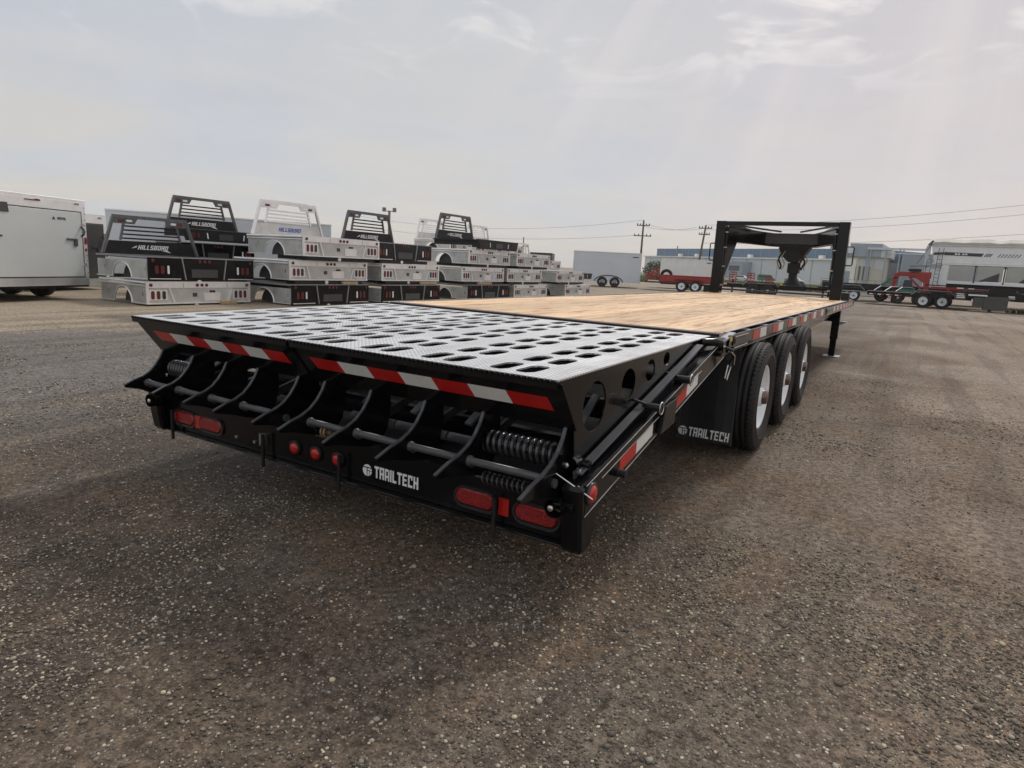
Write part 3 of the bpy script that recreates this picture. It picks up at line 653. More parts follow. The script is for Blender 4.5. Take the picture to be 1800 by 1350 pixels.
# ramps
def slot(cx, cy, w=.074, l=.162):
    a, b = w/2, l/2; c = .017; j = lambda: random.uniform(-.0025, .0025)
    return [(cx-a+c+j(), cy-b), (cx+a-c+j(), cy-b), (cx+a, cy-b+c+.012), (cx+a+j(), cy), (cx+a, cy+b-c-.012), (cx+a-c+j(), cy+b), (cx-a+c+j(), cy+b), (cx-a, cy+b-c-.012), (cx-a+j(), cy), (cx-a, cy-b+c+.012)]
ZR0, ZR1, YR1 = .834, .852, 1.85
def rz(y): return ZR0+(ZR1-ZR0)*y/YR1
for sgn in (-1, 1):
    xa, xb = (-.040, 1.218) if sgn > 0 else (-1.222, -.062)
    xa0, xb0 = xa, xb
    holes = []
    cols = [(1.0, .69, .38, .07)] if sgn > 0 else [(-1.07, -.78, -.49, -.20)]
    for cxx in cols[0]:
        for dx in (-.053, .053):
            for k in range(8):
                cy = .130+.228*k
                if cy+.09 < YR1: holes.append(slot(cxx+dx, cy))
    mb = MB()
    mb.prism([(xa, 0), (xb, 0), (xb, YR1), (xa, YR1)], 0, .006, 'z', holes)
    mb.v = [(v[0], v[1], v[2]+rz(v[1])-.006) for v in mb.v]
    rp = mb.build('ramp', 'tread', T)
    # serrated rear lip and sloping rear plate
    mb = MB()
    n = int((xb-xa)/.021)
    for k in range(n):
        x = xa+(xb-xa)*k/n; mb.box(x, x+.011, -.008, 0, rz(0)-.012, rz(0)-.001)
    mb.box(xa, xb, -.004, .012, rz(0)-.030, rz(0)-.009); mb.build('serrated_lip', 'black', rp)
    pl0, pl1 = (.004, .822), (.142, .640)
    mb = MB(); mb.prism([pl0, pl1, (pl1[0]+.010, pl1[1]), (pl0[0]+.010, pl0[1])], xa-.0, xb+.012 if sgn > 0 else xb, 'x'); mb.build('rear_plate', 'black', rp, .0015)
    dirv = Vector((0, pl1[0]-pl0[0], pl1[1]-pl0[1])); 
    ta, tb = (.028, 1.165) if sgn > 0 else (-1.125, -.135)
    w = (tb-ta)/7
    for k in range(7):
        a = ta+w*k; b = a+w-.002
        def pp(x, t): q = Vector((0, pl0[0], pl0[1]))+dirv*t; return (x, q.y-.0012, q.z-.0009)
        sk = .005
        vs = [pp(a-sk, .32), pp(b-sk, .32), pp(b+sk, .60), pp(a+sk, .60)]
        mb = MB(); mb.add(vs+[(v[0], v[1]+.0010, v[2]+.0007) for v in vs], [(0, 1, 2, 3), (7, 6, 5, 4), (0, 4, 5, 1), (1, 5, 6, 2), (2, 6, 7, 3), (3, 7, 4, 0)]); mb.build('reflective_tape', 'tapered' if k % 2 == 0 else 'tapewhite', rp)
    # side plates with oval holes
    ell = lambda c, a, b: [(c[0]+a*cos(2*pi*i/28), c[1]+b*sin(2*pi*i/28)) for i in range(28)]
    hl = [ell((.31, .700), .100, .092), ell((.635, .737), .074, .064), ell((.888, .766), .056, .048), ell((1.10, .796), .043, .030)]
    prof = [(.012, rz(0)-.007), (.150, .64), (.17, .50), (.21, .475), (.30, .49), (1.30, .765), (1.70, .815), (YR1-.02, .832), (YR1-.02, rz(YR1)-.007)]
    for xs, thick in ((xb-.008, .007),) if sgn > 0 else ((xa+.001, .007),):
        mb = MB(); mb.prism(prof, xs, xs+thick, 'x', hl)
        sp = mb.build('side_plate', 'black', rp, .0012)
    xs = xa+.004 if sgn > 0 else xb-.012
    mb = MB(); mb.prism([(.012, rz(0)-.007), (.16, .64), (.3, .60), (1.30, .775), (YR1-.02, .832), (YR1-.02, rz(YR1)-.007)], xs, xs+.007, 'x'); mb.build('inner_plate', 'black', rp)
    # cross angles under the tread
    for yy, hh in ((.22, .05), (.45, .05), (.68, .05), (.92, .045), (1.15, .04), (1.4, .03)):
        mb = MB(); mb.box(xa+.013, xb-.009, yy, yy+.006, rz(yy)-.009-hh, rz(yy)-.008); mb.box(xa+.013, xb-.009, yy, yy+.04, rz(yy)-.009-hh, rz(yy)-.003-hh); mb.build('cross_angle', 'greysteel', rp)
    # curved ribs (fingers)
    RX = (.02, .29, .575, .85, 1.190) if sgn > 0 else (-1.205, -.935, -.665, -.43, -.150)
    prib = [(.142, .652), (.122, .612), (.090, .573), (.045, .540), (-.012, .516), (-.080, .500), (-.155, .474), (-.152, .460), (-.060, .448), (.040, .425), (.13, .405), (.19, .415), (.235, .47), (.255, .56), (.245, .66)]
    prib0 = prib
    for x in RX:
        kk = .085*(1.19-x)/2.4; prib = [(py+kk*max(0, min(1, (.10-py)/.24)), pz+.012*kk/.085*max(0, min(1, (.10-py)/.24))) for py, pz in prib0]
        mb = MB(); mb.prism(prib, x-.005, x+.005, 'x'); rb = mb.build('rib', 'black', rp)
        mb = MB()       # pale strip, sky reflection painted along the outer edge
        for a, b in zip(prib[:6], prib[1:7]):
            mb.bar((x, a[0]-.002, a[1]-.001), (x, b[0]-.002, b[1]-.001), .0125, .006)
        mb.build('rib_glint', 'edgegrey', rb)
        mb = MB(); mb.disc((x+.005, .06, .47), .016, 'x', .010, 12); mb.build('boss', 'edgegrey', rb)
    for a, b in zip(RX[:-1], RX[1:]):
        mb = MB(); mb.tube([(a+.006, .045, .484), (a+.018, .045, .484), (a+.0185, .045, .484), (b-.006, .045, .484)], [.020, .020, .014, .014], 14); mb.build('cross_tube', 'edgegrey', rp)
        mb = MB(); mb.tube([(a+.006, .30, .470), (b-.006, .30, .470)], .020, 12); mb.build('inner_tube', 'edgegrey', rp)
    for x in [(a+b)/2 for a, b in zip(RX[:-1], RX[1:])][:4 if sgn < 0 else 3]:
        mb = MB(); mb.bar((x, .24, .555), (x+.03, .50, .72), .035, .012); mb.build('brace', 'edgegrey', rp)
        mb = MB(); mb.bar((x+.09, .22, .50), (x+.05, .75, .62), .014, .04); mb.build('brace', 'greysteel', rp)
    # lifting springs
    def coil(xa_, xb_, y, z, R, r, turns, name, m):
        n = turns*14; mb = MB(); mb.tube([(xa_+(xb_-xa_)*i/n, y+R*cos(2*pi*i/14), z+R*sin(2*pi*i/14)) for i in range(n+1)], r, 6); mb.tube([(xa_-.03, y, z), (xb_+.02, y, z)], R*.42, 8); mb.build(name, m, rp)
    a, b = (.835, 1.150) if sgn > 0 else (-1.17, -.96)
    coil(a, b,   .175, .530 if sgn > 0 else .55, .038, .0092, 12 if sgn > 0 else 9, 'lift_spring', 'springsteel')
    if sgn > 0:
        coil(.865, 1.06, .13, .400, .021, .0055, 9, 'small_spring', 'springsteel'); 
        coil(-.02, .055, .125, .425, .022, .006, 4, 'small_spring', 'gold')
    for x in (a-.01, b+.01): mb = MB(); mb.bar((x, .175, .53), (x-.02, .5, .70), .03, .010, 0); mb.build('spring_arm', 'edgegrey', rp)
# hook hardware at the deck corner (right)
mb = MB(); mb.tube([(1.262, 1.80, .80), (1.312, 1.80, .80)], .03, 12); mb.tube([(1.255, 1.73, .775), (1.315, 1.73, .775)], .02, 10)
mb.tube([(1.315, 1.80, .80), (1.34, 1.86, .785), (1.345, 1.90, .74), (1.335, 1.88, .70), (1.33, 1.86, .68)], .010, 8)
mb.tube([(1.22, 1.66, .83), (1.28, 1.70, .835), (1.30, 1.75, .825)], .022, 10)
mb.build('ramp_latch', 'black', T)
mb = MB(); mb.tube([(1.33, 1.85, .70), (1.325, 1.83, .63), (1.33, 1.87, .61), (1.335, 1.90, .69)], .005, 6); mb.tube([(1.345, 1.83, .775), (1.355, 1.88, .75), (1.352, 1.895, .70)], .005, 6); mb.build('latch_handle', 'chrome', T)
mb = MB(); mb.disc((1.312, 1.80, .80), .010, 'x', .006, 8); mb.build('bolt', 'zinc', T)

# mud flaps
for sx in (-1, 1):
    mb = MB(); fx0, fx1, fy = .935, 1.285, 2.38
    n = 10; vs = []; 
    for j in range(n+1):
        for i in range(7):
            x = lerp(fx0, fx1, i/6); z = lerp(.10, .745, j/n); yy = fy+.012*sin(i*1.1)*(1-j/n)+.02*(1-j/n)
            vs.append((sx*x, yy, z-.008*sin(i*.9)*(j == 0)))
    m_ = len(vs); vs += [(v[0], v[1]+.008, v[2]) for v in vs]
    fs = [(j*7+i, j*7+i+1, (j+1)*7+i+1, (j+1)*7+i) for j in range(n) for i in range(6)]; fs += [tuple(m_+k for k in reversed(f)) for f in fs]
    rim_ = [i for i in range(6)]+[j*7+6 for j in range(n)]+[n*7+i for i in range(6, 0, -1)]+[j*7 for j in range(n, 0, -1)]
    fs += [(rim_[k], rim_[(k+1) % len(rim_)], rim_[(k+1) % len(rim_)]+m_, rim_[k]+m_) for k in range(len(rim_))]
    mb.add(vs, fs, 0, False); fl = mb.build('mud_flap', 'flap', T)
    for xb_ in (1.20, .98): mb = MB(); mb.box(*sorted((sx*xb_, sx*(xb_+.03))), fy-.012, fy-.004, .66, .742); mb.build('flap_bracket', 'edgegrey', fl)
    for xe in (fx0, fx1-.006): MB().box(*sorted((sx*xe, sx*(xe+.006))), fy-.003+.012, fy+.001+.012, .10, .66).build('flap_edge', 'edgegrey', fl)
    mb, wd = lettering('TRAILTECH', .062, .0015, .10); sc = .262/wd; mb.v = [(v[0]*sc, v[1], v[2]) for v in mb.v]; logo_disc(mb, -.038, .031, .031, 0, .0015)
    mb.build('lettering', 'print', fl, loc=(1.008 if sx > 0 else -1.215, fy+.0, .128))

# axles and wheels
WY = [2.845, 3.845, 4.845]
for y in WY:
    mb = MB(); mb.tube([(-1.13, y, .375), (1.13, y, .375)], .06, 14); mb.build('axle', 'black_matt', T)
    for sx in (-1, 1):
        mb = MB(); mb.prism([(y-.40, .50), (y-.2, .44), (y, .42), (y+.2, .44), (y+.40, .50), (y+.4, .53), (y+.2, .475), (y, .455), (y-.2, .475), (y-.4, .53)], sx*.98-.035, sx*.98+.035, 'x'); mb.box(sx*.98-.03, sx*.98+.03, y-.44, y-.38, .46, .75); mb.build('leaf_spring', 'black_matt', T)
        mb = MB(); mb.lathe([(sx*1.12, .16), (sx*1.20, .16), (sx*1.20, .02)], (0, y, .375), 'x', 24); mb.build('brake_drum', 'black_matt', T)
        wheel(T, sx*1.278, y, .375, sx)
for sx in (-1, 1):        # spring hangers seen between the wheels under the rail
    for y in (3.30, 4.32, 5.35):
        mb = MB(); mb.prism([(y-.03, .748), (y+.11, .748), (y+.07, .66), (y, .64)], sx*1.235-.012, sx*1.235+.012, 'x'); mb.build('rail_bracket', 'greysteel', T, .003)

# landing legs
for sx in (-1, 1):
    X0 = sx*1.215; Y0 = 9.62
    mb = MB(); mb.box(X0-.055, X0+.055, Y0-.07, Y0+.07, .28, .749); mb.box(X0-.045, X0+.045, Y0-.058, Y0+.058, .012, .28); leg = mb.build('landing_leg', 'black', T, .003)
    mb = MB(); mb.box(X0-.12, X0+.12, Y0-.15, Y0+.15, 0, .012); mb.build('foot', 'padgrey', leg, .002)
    mb = MB(); mb.box(X0+sx*.056, X0+sx*.16, Y0-.06, Y0+.06, .555, .563); mb.prism([(X0+sx*.056, .554), (X0+sx*.15, .554), (X0+sx*.056, .50)], Y0-.004, Y0+.004, 'y'); mb.build('step_bracket', 'padgrey', leg)
    mb = MB(); mb.bar((sx*.46, Y0, .60), (X0, Y0, .60), .06, .09); mb.build('leg_brace', 'black', T)
mb = MB(); mb.prism([(5.6, .75), (9.6, .75), (9.6, .66), (6.2, .60), (5.6, .66)], 1.16, 1.172, 'x'); mb.box(1.12, 1.20, 5.6, 9.6, .742, .749); mb.build('side_skirt', 'black', T)

# gooseneck
GY = 10.93
neck = None
for sx in (-1, 1):
    mb = MB()
    xo, xi = sx*1.13, sx*.955
    lo, hi = sorted((xo, xi))
    mb.box(lo, hi, GY-.10, GY+.12, DZ-.1, 2.19); up_ = mb.build('upright', 'black', T, .004)
    mb = MB(); a = sx*.93
    mb.tube([(a, GY-.05, .90), (a, GY-.05, 2.06)], .018, 8); mb.build('hose', 'black_matt', up_)
    for z in (1.0, 1.35, 1.70, 1.98): mb = MB(); mb.box(a-.024, a+.024, GY-.074, GY-.040, z, z+.014); mb.build('hose_clip', 'zinc', up_)
    # grab handle
    mb = MB(); b = sx*1.13
    mb.tube([(b, GY, 1.78), (b+sx*.09, GY, 1.78), (b+sx*.10, GY, 1.76), (b+sx*.10, GY, 1.48), (b+sx*.09, GY, 1.46), (b, GY, 1.46)], .011, 8); mb.build('grab_handle', 'black', up_)
    mb = MB(); lo, hi = sorted((sx*1.14, sx*1.262)); mb.box(lo, hi, GY-.06, GY+.07, DZ+.004, DZ+.135); mb.build('stake_box', 'black_matt', T, .004)
    mb = MB(); mb.box(lo-.004, hi+.004, GY-.065, GY+.075, DZ+.135, DZ+.143); mb.build('box_lid', 'padgrey', T)
    # neck side beam, converging forward, plus gusset
    p0 = Vector((sx*.96, GY+.05, 1.955)); p1 = Vector((sx*.36, 12.75, 1.955))
    mb = MB(); mb.bar(p0, p1, .08, .24); mb.bar(p0+Vector((0, 0, .125)), p1+Vector((0, 0, .125)), .14, .012); mb.bar(p0-Vector((0, 0, .125)), p1-Vector((0, 0, .125)), .14, .012); mb.build('neck_beam', 'black', T, .002)
    mb = MB(); d = (p1-p0).normalized(); q = p0.lerp(p1, .20)
    vs = [(p0.x, p0.y+.05, 1.83), (q.x, q.y, 1.83), (p0.x, p0.y+.05, 1.12)]
    mb.add(vs+[(v[0]+.012, v[1], v[2]) for v in vs], [(0, 1, 2), (5, 4, 3), (0, 3, 4, 1), (1, 4, 5, 2), (2, 5, 3, 0)]); mb.build('gusset', 'black', T)
    mb = MB(); mb.bar((sx*.95, GY, 2.14), (sx*.18, 12.1, 2.09), .03, .03); mb.build('neck_brace', 'black', T)
    mb = MB(); a_, b_, c_ = (sx*.955, GY+.13, 2.17), (sx*.62, 11.8, 2.09), (sx*.955, GY+.13, 2.09)
    mb.add([a_, b_, c_]+[(v[0], v[1]+.01, v[2]) for v in (a_, b_, c_)], [(0, 1, 2), (5, 4, 3), (0, 3, 4, 1), (1, 4, 5, 2), (2, 5, 3, 0)]); mb.build('shield', 'greysteel', T)
mb = MB(); mb.box(-.953, .953, GY-.10, GY+.0, 2.115, 2.185); mb.build('top_beam', 'black', T, .003)
mb = MB(); mb.box(-.40, .40, 12.55, 12.95, 1.83, 2.08); mb.prism([(-.62, 1.84), (-.40, 1.84), (-.40, 2.07), (-.72, 2.07)], 12.3, 12.5, 'y'); mb.box(-.72, .60, 12.25, 12.32, 1.86, 2.07); mb.build('neck_head', 'greysteel', T, .003)
mb = MB(); mb.prism([(-.26, 1.83), (.34, 1.83), (.22, 1.62), (.10, 1.52), (-.05, 1.52), (-.16, 1.62)], 12.5, 12.85, 'y'); mb.tube([(.05, 12.7, 1.6), (.05, 12.7, 1.16)], .085, 16); mb.box(-.06, .16, 12.6, 12.8, 1.30, 1.50)
mb.lathe([(1.20, .09), (1.14, .13), (1.05, .19), (1.05, .03)], (.05, 12.7, 0), 'z', 16); mb.build('coupler', 'black_matt', T, .004)
for k, (x, y) in enumerate(((-.20, 12.5), (-.14, 12.5), (.24, 12.5), (.28, 12.55), (.20, 12.5), (-.24, 12.6))):
    mb = MB(); pts = [(x+.03*sin(j*1.3+k), y+.02*cos(j), 1.80-.062*j) for j in range(8)]
    mb.tube(pts, .012 if k % 2 else .018, 6); mb.build('safety_chain' if k % 2 else 'cable', 'gold' if k % 2 else 'black_matt', T)
mb = MB(); mb.tube([(-.96, GY-.02, .93), (.96, GY-.02, .93)], .018, 10); mb.build('cross_pipe', 'greysteel', T)
mb = MB(); mb.box(-.22, .48, 12.4, 13.1, .72, .80); mb.box(-.46, -.36, 11.2, 13.1, .70, .80); mb.box(.36, .46, 11.2, 13.1, .70, .80); mb.build('front_frame', 'black', T)

# ------------------------------------------------------------------ truck beds
def oval(y, z, h, w, n=6):
    r = w/2; return [(y+r*cos(radians(180*i/n)), z+h/2-r+r*sin(radians(180*i/n))) for i in range(n+1)]+[(y+r*cos(radians(180+180*i/n)), z-h/2+r+r*sin(radians(180+180*i/n))) for i in range(n+1)]
BED_H = .455
def rack(root, kind, w, L, ztop, logo='white', tilt=0):
    m = 'alu' if kind == 'alu' else 'black_matt'; fr = 'alu' if kind == 'alu' else 'padframe'
    x = -L+.02; wb, wt, h = w*.43, w*.33, .80
    mb = MB()
    for s in (-1, 1):
        mb.bar((x, s*wb*1.04, ztop), (x, s*(wt+.03), ztop+h-.02), .07, .05, 0, (0, 1, 0))
        mb.bar((x-.02, s*(wt*.86), ztop+.3), (x-.02, s*(wt*.74), ztop+h-.12), .045, .04, 0, (0, 1, 0))
    mb.bar((x, -wt-.04, ztop+h), (x, wt+.04, ztop+h), .06, .07)
    if kind == 'alu': mb.bar((x, -wt*.7, ztop+h+.03), (x, wt*.7, ztop+h+.03), .05, .04)
    rk = mb.build('headache_rack', fr, root)
    for s in (-1, 1):
        mb = MB(); mb.prism([(s*(wt+.02), ztop+h-.02), (s*.30, ztop+h-.02), (s*.38, ztop+h-.15), (s*(wt+.02), ztop+h-.15)], x+.0, x+.02, 'x'); mb.build('light_plate', fr, rk)
    for s in (-1, 1):
        for q, c in ((.66, 'lensdark'), (.50, 'print')):
            mb = MB(); yc = s*q; mb.prism([(yy, zz) for zz, yy in oval(ztop+h-.085, yc, .13, .05)], x+.021, x+.034, 'x'); mb.build('rack_light', c, rk)
    for k in range(5):
        z = ztop+.34+k*.088; hw = wt*.80+.0
        if k == 4: continue
        mb = MB(); mb.bar((x-.02, -hw, z), (x-.02, hw, z), .03, .034 if kind != 'alu' else .035); mb.build('louver', m, rk)
    mb = MB(); mb.prism([(-wb, ztop), (wb, ztop), (wb*.90, ztop+.285), (-wb*.90, ztop+.285)], x-.01, x+.012, 'x'); bd = mb.build('bulkhead', 'alu_panel' if kind == 'alu' else 'black_matt', rk)
    if logo:
        mb, wd = lettering('HILLSBORO', .115, .003, .35); k = .68/wd
        if logo == 'white':    # swoosh
            mb.prism([(-.16, .02), (-.02, .10), (-.02, .055)], -.003, 0, 'y'); mb.prism([(wd*.80, -.01), (wd*1.12, -.065), (wd*1.02, -.005)], -.003, 0, 'y')
        mb.v = [(v[0]*k-.34, v[1], v[2]*.85) for v in mb.v]
        o = mb.build('lettering', 'print' if logo == 'white' else 'blueprint', rk, loc=(x+.013, 0, ztop+.11)); o.rotation_euler = (0, 0, pi/2)
MT['padframe'] = mat('textured_grey_frame', (.13, .135, .135), .5, var=.2, vscale=10)
bed_cache = {}
def bed(kind, x, yc, z, label, w=2.45, L=1.95, rackk=None, rz=0., logo='white', simple=False):
    root = thing('truck_bed', label, 'truck bed', (x, yc, z), rz, 'truck beds stacked in the yard')
    H = BED_H; h2 = w/2
    skin = 'alu'; dark = kind == 'black'
    if kind == 'flare':
        mb = MB(); mb.prism([(-h2, H*.62), (-h2, H*.58), (-h2*.93, .0), (h2*.93, .0), (h2, H*.58), (h2, H*.62)], -.10, 0, 'x'); mb.build('tailboard', 'black_matt', root)
        mb = MB(); mb.box(-L, -.1, -h2, h2, H*.54, H*.62); mb.box(-L, -.1, -h2*.93, -h2*.88, .1, H*.54); mb.box(-L, -.1, h2*.88, h2*.93, .1, H*.54); mb.build('deck', 'black_matt', root)
        mb = MB(); mb.box(-.1, .012, -h2, h2, H*.62, H*.65); mb.build('top_rail', 'padframe', root)
        ztop = H*.65
        for s in (-1, 1):
            for q, c in ((.80, 'lensdark'), (.68, 'lensdark'), (.46, 'print')):
                mb = MB(); mb.prism([(yy+ (zz-.14)*.15*s, zz) for yy, zz in oval(s*q*h2, .14, .15, .06 if c != 'print' else .03)], .001, .010, 'x'); mb.build('tail_light', c, root)
        mb = MB(); mb.box(.001, .006, -.20, .20, .05, .20); mb.build('hitch_recess', 'charcoal', root)
    else:
        ztop = H
        # deck
        mb = MB(); mb.box(-L, -.02, -h2+.02, h2-.02, H-.05, H-.004); mb.build('deck', 'alutread' if not dark else 'black_matt', root)
        mb = MB(); mb.box(-.03, .0, -h2, h2, H-.018, H); mb.box(-L, -.03, -h2, -h2+.03, H-.035, H); mb.box(-L, -.03, h2-.03, h2, H-.035, H)
        if not dark:
            for s in (-1, 1): mb.tube([(-L, s*(h2-.005), H-.03), (-.05, s*(h2-.005), H-.03)], .022, 8); mb.tube([(-L, s*(h2-.012), H-.085), (-.05, s*(h2-.012), H-.085)], .018, 8)
        mb.build('top_rail', 'alu' if not dark else 'padgrey', root)
        # side skirts with wheel arch
        for s in (-1, 1):
            cx, r = -L*.52, min(.36, L*.19)
            arch = [(cx+r*cos(radians(a)), .0+.325*sin(radians(a))) for a in range(0, 181, 15)]
            poly = [(-.05, H-.10), (-.05, 0)]+arch+[(-L, 0), (-L, H-.10)]
            lo, hi = sorted((s*(h2-.03), s*(h2-.05)))
            mb = MB(); mb.prism(poly, lo, hi, 'y'); mb.build('side_skirt', 'alu_panel', root)
            mb = MB(); mb.tube([(p[0], s*(h2-.03), p[1]) for p in arch], .018, 6); mb.build('arch_trim', 'alu', root)
            mb = MB(); mb.prism(arch, *sorted((s*(h2-.25), s*(h2-.26))), 'y'); mb.build('inner_arch', 'charcoal', root)
            for ta_, tb_ in ((-L, cx-r), (cx+r, -.05)): mb = MB(); mb.box(ta_, tb_, *sorted((s*(h2-.025), s*(h2+.0))), 0, .02); mb.build('skirt_trim', 'alu', root)
            if not simple:
                for xa_, xb_ in ((-.44, -.10), (-L+.06, -L+.36)):
                    mb = MB(); mb.box(xa_, xb_, *sorted((s*(h2-.029), s*(h2-.020))), .06, H-.13); d_ = mb.build('toolbox_door', 'alu_panel', root)
                    mb = MB(); mb.box(xb_-.07, xb_-.04, *sorted((s*(h2-.019), s*(h2-.012))), .16, .24); mb.build('handle', 'chrome', d_)
        # rear face
        if not dark:
            mb = MB(); mb.box(-.03, 0, -h2, h2, H-.13, H-.019); mb.box(-.03, .01, -h2, h2, 0, .022); mb.box(-.03, .0, -h2, -h2+.05, .022, H-.13); mb.box(-.03, 0, h2-.05, h2, .022, H-.13); mb.build('rear_frame', 'alu', root)
            mb = MB(); mb.prism([(-h2+.05, .022), (h2-.05, .022), (h2-.05, H-.13), (-h2+.05, H-.13)], -.045, -.025, 'x'); mb.build('rear_panel', 'alu_panel', root)
            for s in (-1, 1):
                mb = MB(); mb.bar((-.01, s*h2*.60, H-.14), (-.01, s*h2*.52, .025), .04, .03, 0, (0, 1, 0)); mb.build('strut', 'alu', root)
                mb = MB(); yc_ = s*h2*.79
                mb.prism([(yc_-.19, .075), (yc_+.19, .075), (yc_+.19, .285), (yc_-.19, .285)], -.024, -.016, 'x'); mb.build('lamp_plate', 'alu', root)
                for q in range(3):
                    c = 'lensdark' if (q < 2) == (s < 0) or q == 1 else 'greysteel'
                    mb = MB(); mb.prism(oval(yc_-.115+.115*q, .18, .17, .066), -.015, -.004, 'x'); mb.build('tail_light', c, root)
            for q in (-.35, .5): MB().box(-.0005, .002, q*h2, q*h2+.006, H-.125, H-.022).build('seam', 'charcoal', root)
            mb = MB(); mb.box(-.024, -.018, -.20, -.10, .14, .22) ; mb.build('plug_socket', 'charcoal', root)
            mb = MB(); mb.prism([(.06, .05), (.44, .05), (.44, .22), (.34, .22), (.34, .255), (.16, .255), (.16, .22), (.06, .22)], -.024, -.016, 'x'); mb.build('hitch_cover', 'alu', root)
            mb = MB(); mb.prism([(.17, .225), (.33, .225), (.31, .27), (.19, .27)], -.015, -.010, 'x'); mb.build('plate_lamp', 'greysteel', root)
        else:
            mb = MB(); mb.box(-.03, -.004, -h2+.0, h2, .0, H-.018); mb.build('rear_panel', 'black', root)
            for s in (-1, 1):
                mb = MB(); mb.bar((.0, s*h2*.42, H-.02), (.0, s*h2*.36, .0), .045, .02, 0, (0, 1, 0)); mb.build('strut', 'padgrey', root)
                mb = MB(); mb.box(-.003, .012, *sorted((s*h2*.45, s*h2*.98)), .010, .026); mb.build('bottom_trim', 'alu', root)
                for q, c in ((.86, 'lensdark'), (.76, 'lensdark'), (.66, 'print')):
                    mb = MB(); mb.prism(oval(s*h2*q, .20, .17, .075 if c != 'print' else .04), -.003, .008, 'x'); mb.build('tail_light', c, root)
            mb = MB(); mb.box(-.003, .006, -.30, .30, .05, .22); mb.build('hitch_recess', 'charcoal', root)
        for q in (-.92, -.09, 0, .09, .92):
            mb = MB(); mb.disc((.0005 if not dark else -.003, q*h2, H-.072), .034, 'x', .012, 14); mb.build('marker_light', 'lensdark', root)
        mb = MB(); mb.box(-L, -.05, -.35, .35, -.09, .0); mb.box(-.30, -.02, -h2*.86, h2*.86, -.085, -.002); mb.build('subframe', 'black_matt', root)
        mb = MB(); mb.lathe([(-.019, .05), (-.012, .05), (-.012, .0005)], (.0, -.12, -.045), 'x', 16); mb.build('badge', 'print', root)
    if rackk: rack(root, rackk, w, L, ztop, logo)
    return root
XR = -9.75
# stack 1 (nearest, left)
bed('alu', -10.72, 6.58, .03, 'bare aluminium skirted truck bed, bottom of the nearest stack at the left', 2.38, 1.75)
bed('black', -10.72, 6.66, .52, 'black-tailed truck bed with white lettered rack, second in the nearest left stack', 2.42, 1.95, 'black')
bed('black', -13.5, 8.9, .86, 'black truck bed half hidden beneath the flared bed behind the nearest stack', 2.2, 1.0, simple=True)
bed('flare', -13.3, 9.0, 1.36, 'black flared truck bed with tall lettered rack, rising behind the nearest stack', 2.3, 1.0, 'black')
# stack 2
bed('black', XR, 9.36, .03, 'black-tailed truck bed with aluminium toolboxes, under the two bare ones in the second stack', 2.45)
bed('alu', XR, 9.30, .58, 'bare aluminium truck bed in the middle of the second stack from the left')
bed('alu', XR+.2, 9.52, 1.13, 'bare aluminium truck bed with blue lettered aluminium rack atop the second stack', 2.45, 1.95, 'alu', logo='blue')
# stack 3
bed('black', -9.6, 12.15, .03, 'black-tailed truck bed at the foot of the stack below the black flat bed')
bed('alu', XR, 12.28, .58, 'bare aluminium truck bed directly under the matt black bed with small rack')
bed('black', XR-.1, 12.1, 1.13, 'matt black truck bed with lettered rack, topmost of the third stack', 2.3, 1.4, 'black')
# stack 4
bed('black', -9.6, 16.05, .03, 'black-tailed truck bed at the bottom of the tall middle stack')
bed('alu', XR, 15.88, .58, 'bare aluminium truck bed, second from the ground in the tall middle stack', simple=True)
bed('alu', XR, 16.22, 1.13, 'bare aluminium truck bed carrying the black flared bed of the middle stack')
bed('flare', XR+.15, 16.5, 1.62, 'black flared truck bed with lettered rack crowning the tall middle stack', 2.4, 1.85, 'black')
bed('alu', -14, 20.8, 1.6, 'bare aluminium truck bed with rack, seen left behind the tall middle stack', 2.3, 1.9, 'alu', logo=None, simple=True)
bed('alu', -14, 24.3, 1.62, 'bare aluminium truck bed with rack, seen right behind the tall middle stack', 2.3, 1.9, 'alu', logo=None, simple=True)
# stack 5
bed('alu', XR, 19.05, .03, 'bare aluminium truck bed at the bottom, beside the black bed of the middle stack')
bed('alu', XR, 18.55, .58, 'bare aluminium truck bed in the middle tier, right after the tall stack', simple=True)
bed('alu', XR, 19.15, 1.13, 'bare aluminium truck bed, top of the stack next to the tall middle one', simple=True)
bed('alu', -14, 28.4, 1.02, 'bare aluminium truck bed whose low rack peeks over the fifth stack', 2.3, 1.9, 'alu', logo=None, simple=True)
# stack 6
bed('alu', XR, 23.05, .03, 'bare aluminium truck bed on the ground at the far right end of the stacks')
bed('alu', XR, 22.25, .58, 'bare aluminium truck bed, upper one of the farthest right stack', simple=True)
bed('flare', -12.5, 29.3, .62, 'small black flared truck bed standing low beyond the last stack', 2.2, 2.2)
# dunnage under the small bed and between tiers
def block(x, y, z, sx, sy, label):
    mb = MB(); mb.box(-sx/2, sx/2, -sy/2, sy/2, 0, .07); tag(mb.build('timber_block', 'timber', None, .004, loc=(x, y, z)), label, 'timber', 'timber blocks between the stacked beds')
block(-10.74, 7.2, 0.0, .12, .40, 'small timber block on the ground under the nearest bed')
block(-9.82, 13.0, .49, .2, .75, 'long timber block between the lower two beds of the third stack')
block(-9.80, 9.9, .49, .2, .5, 'timber block between the lower two beds of the second stack')
block(-9.80, 15.9, .49, .2, .8, 'timber block on the lowest bed of the tall middle stack')
for sx, lab in ((-.7, 'left steel stand leg under the small black bed'), (.75, 'right steel stand leg under the small black bed')):
    mb = MB(); mb.box(-.05, .05, -.05, .05, 0, .62); mb.box(-.12, .12, -.12, .12, 0, .02); tag(mb.build('stand', 'black_matt', None, loc=(-12.9, 29.3+sx, 0)), lab, 'stand', 'stands under the small bed')

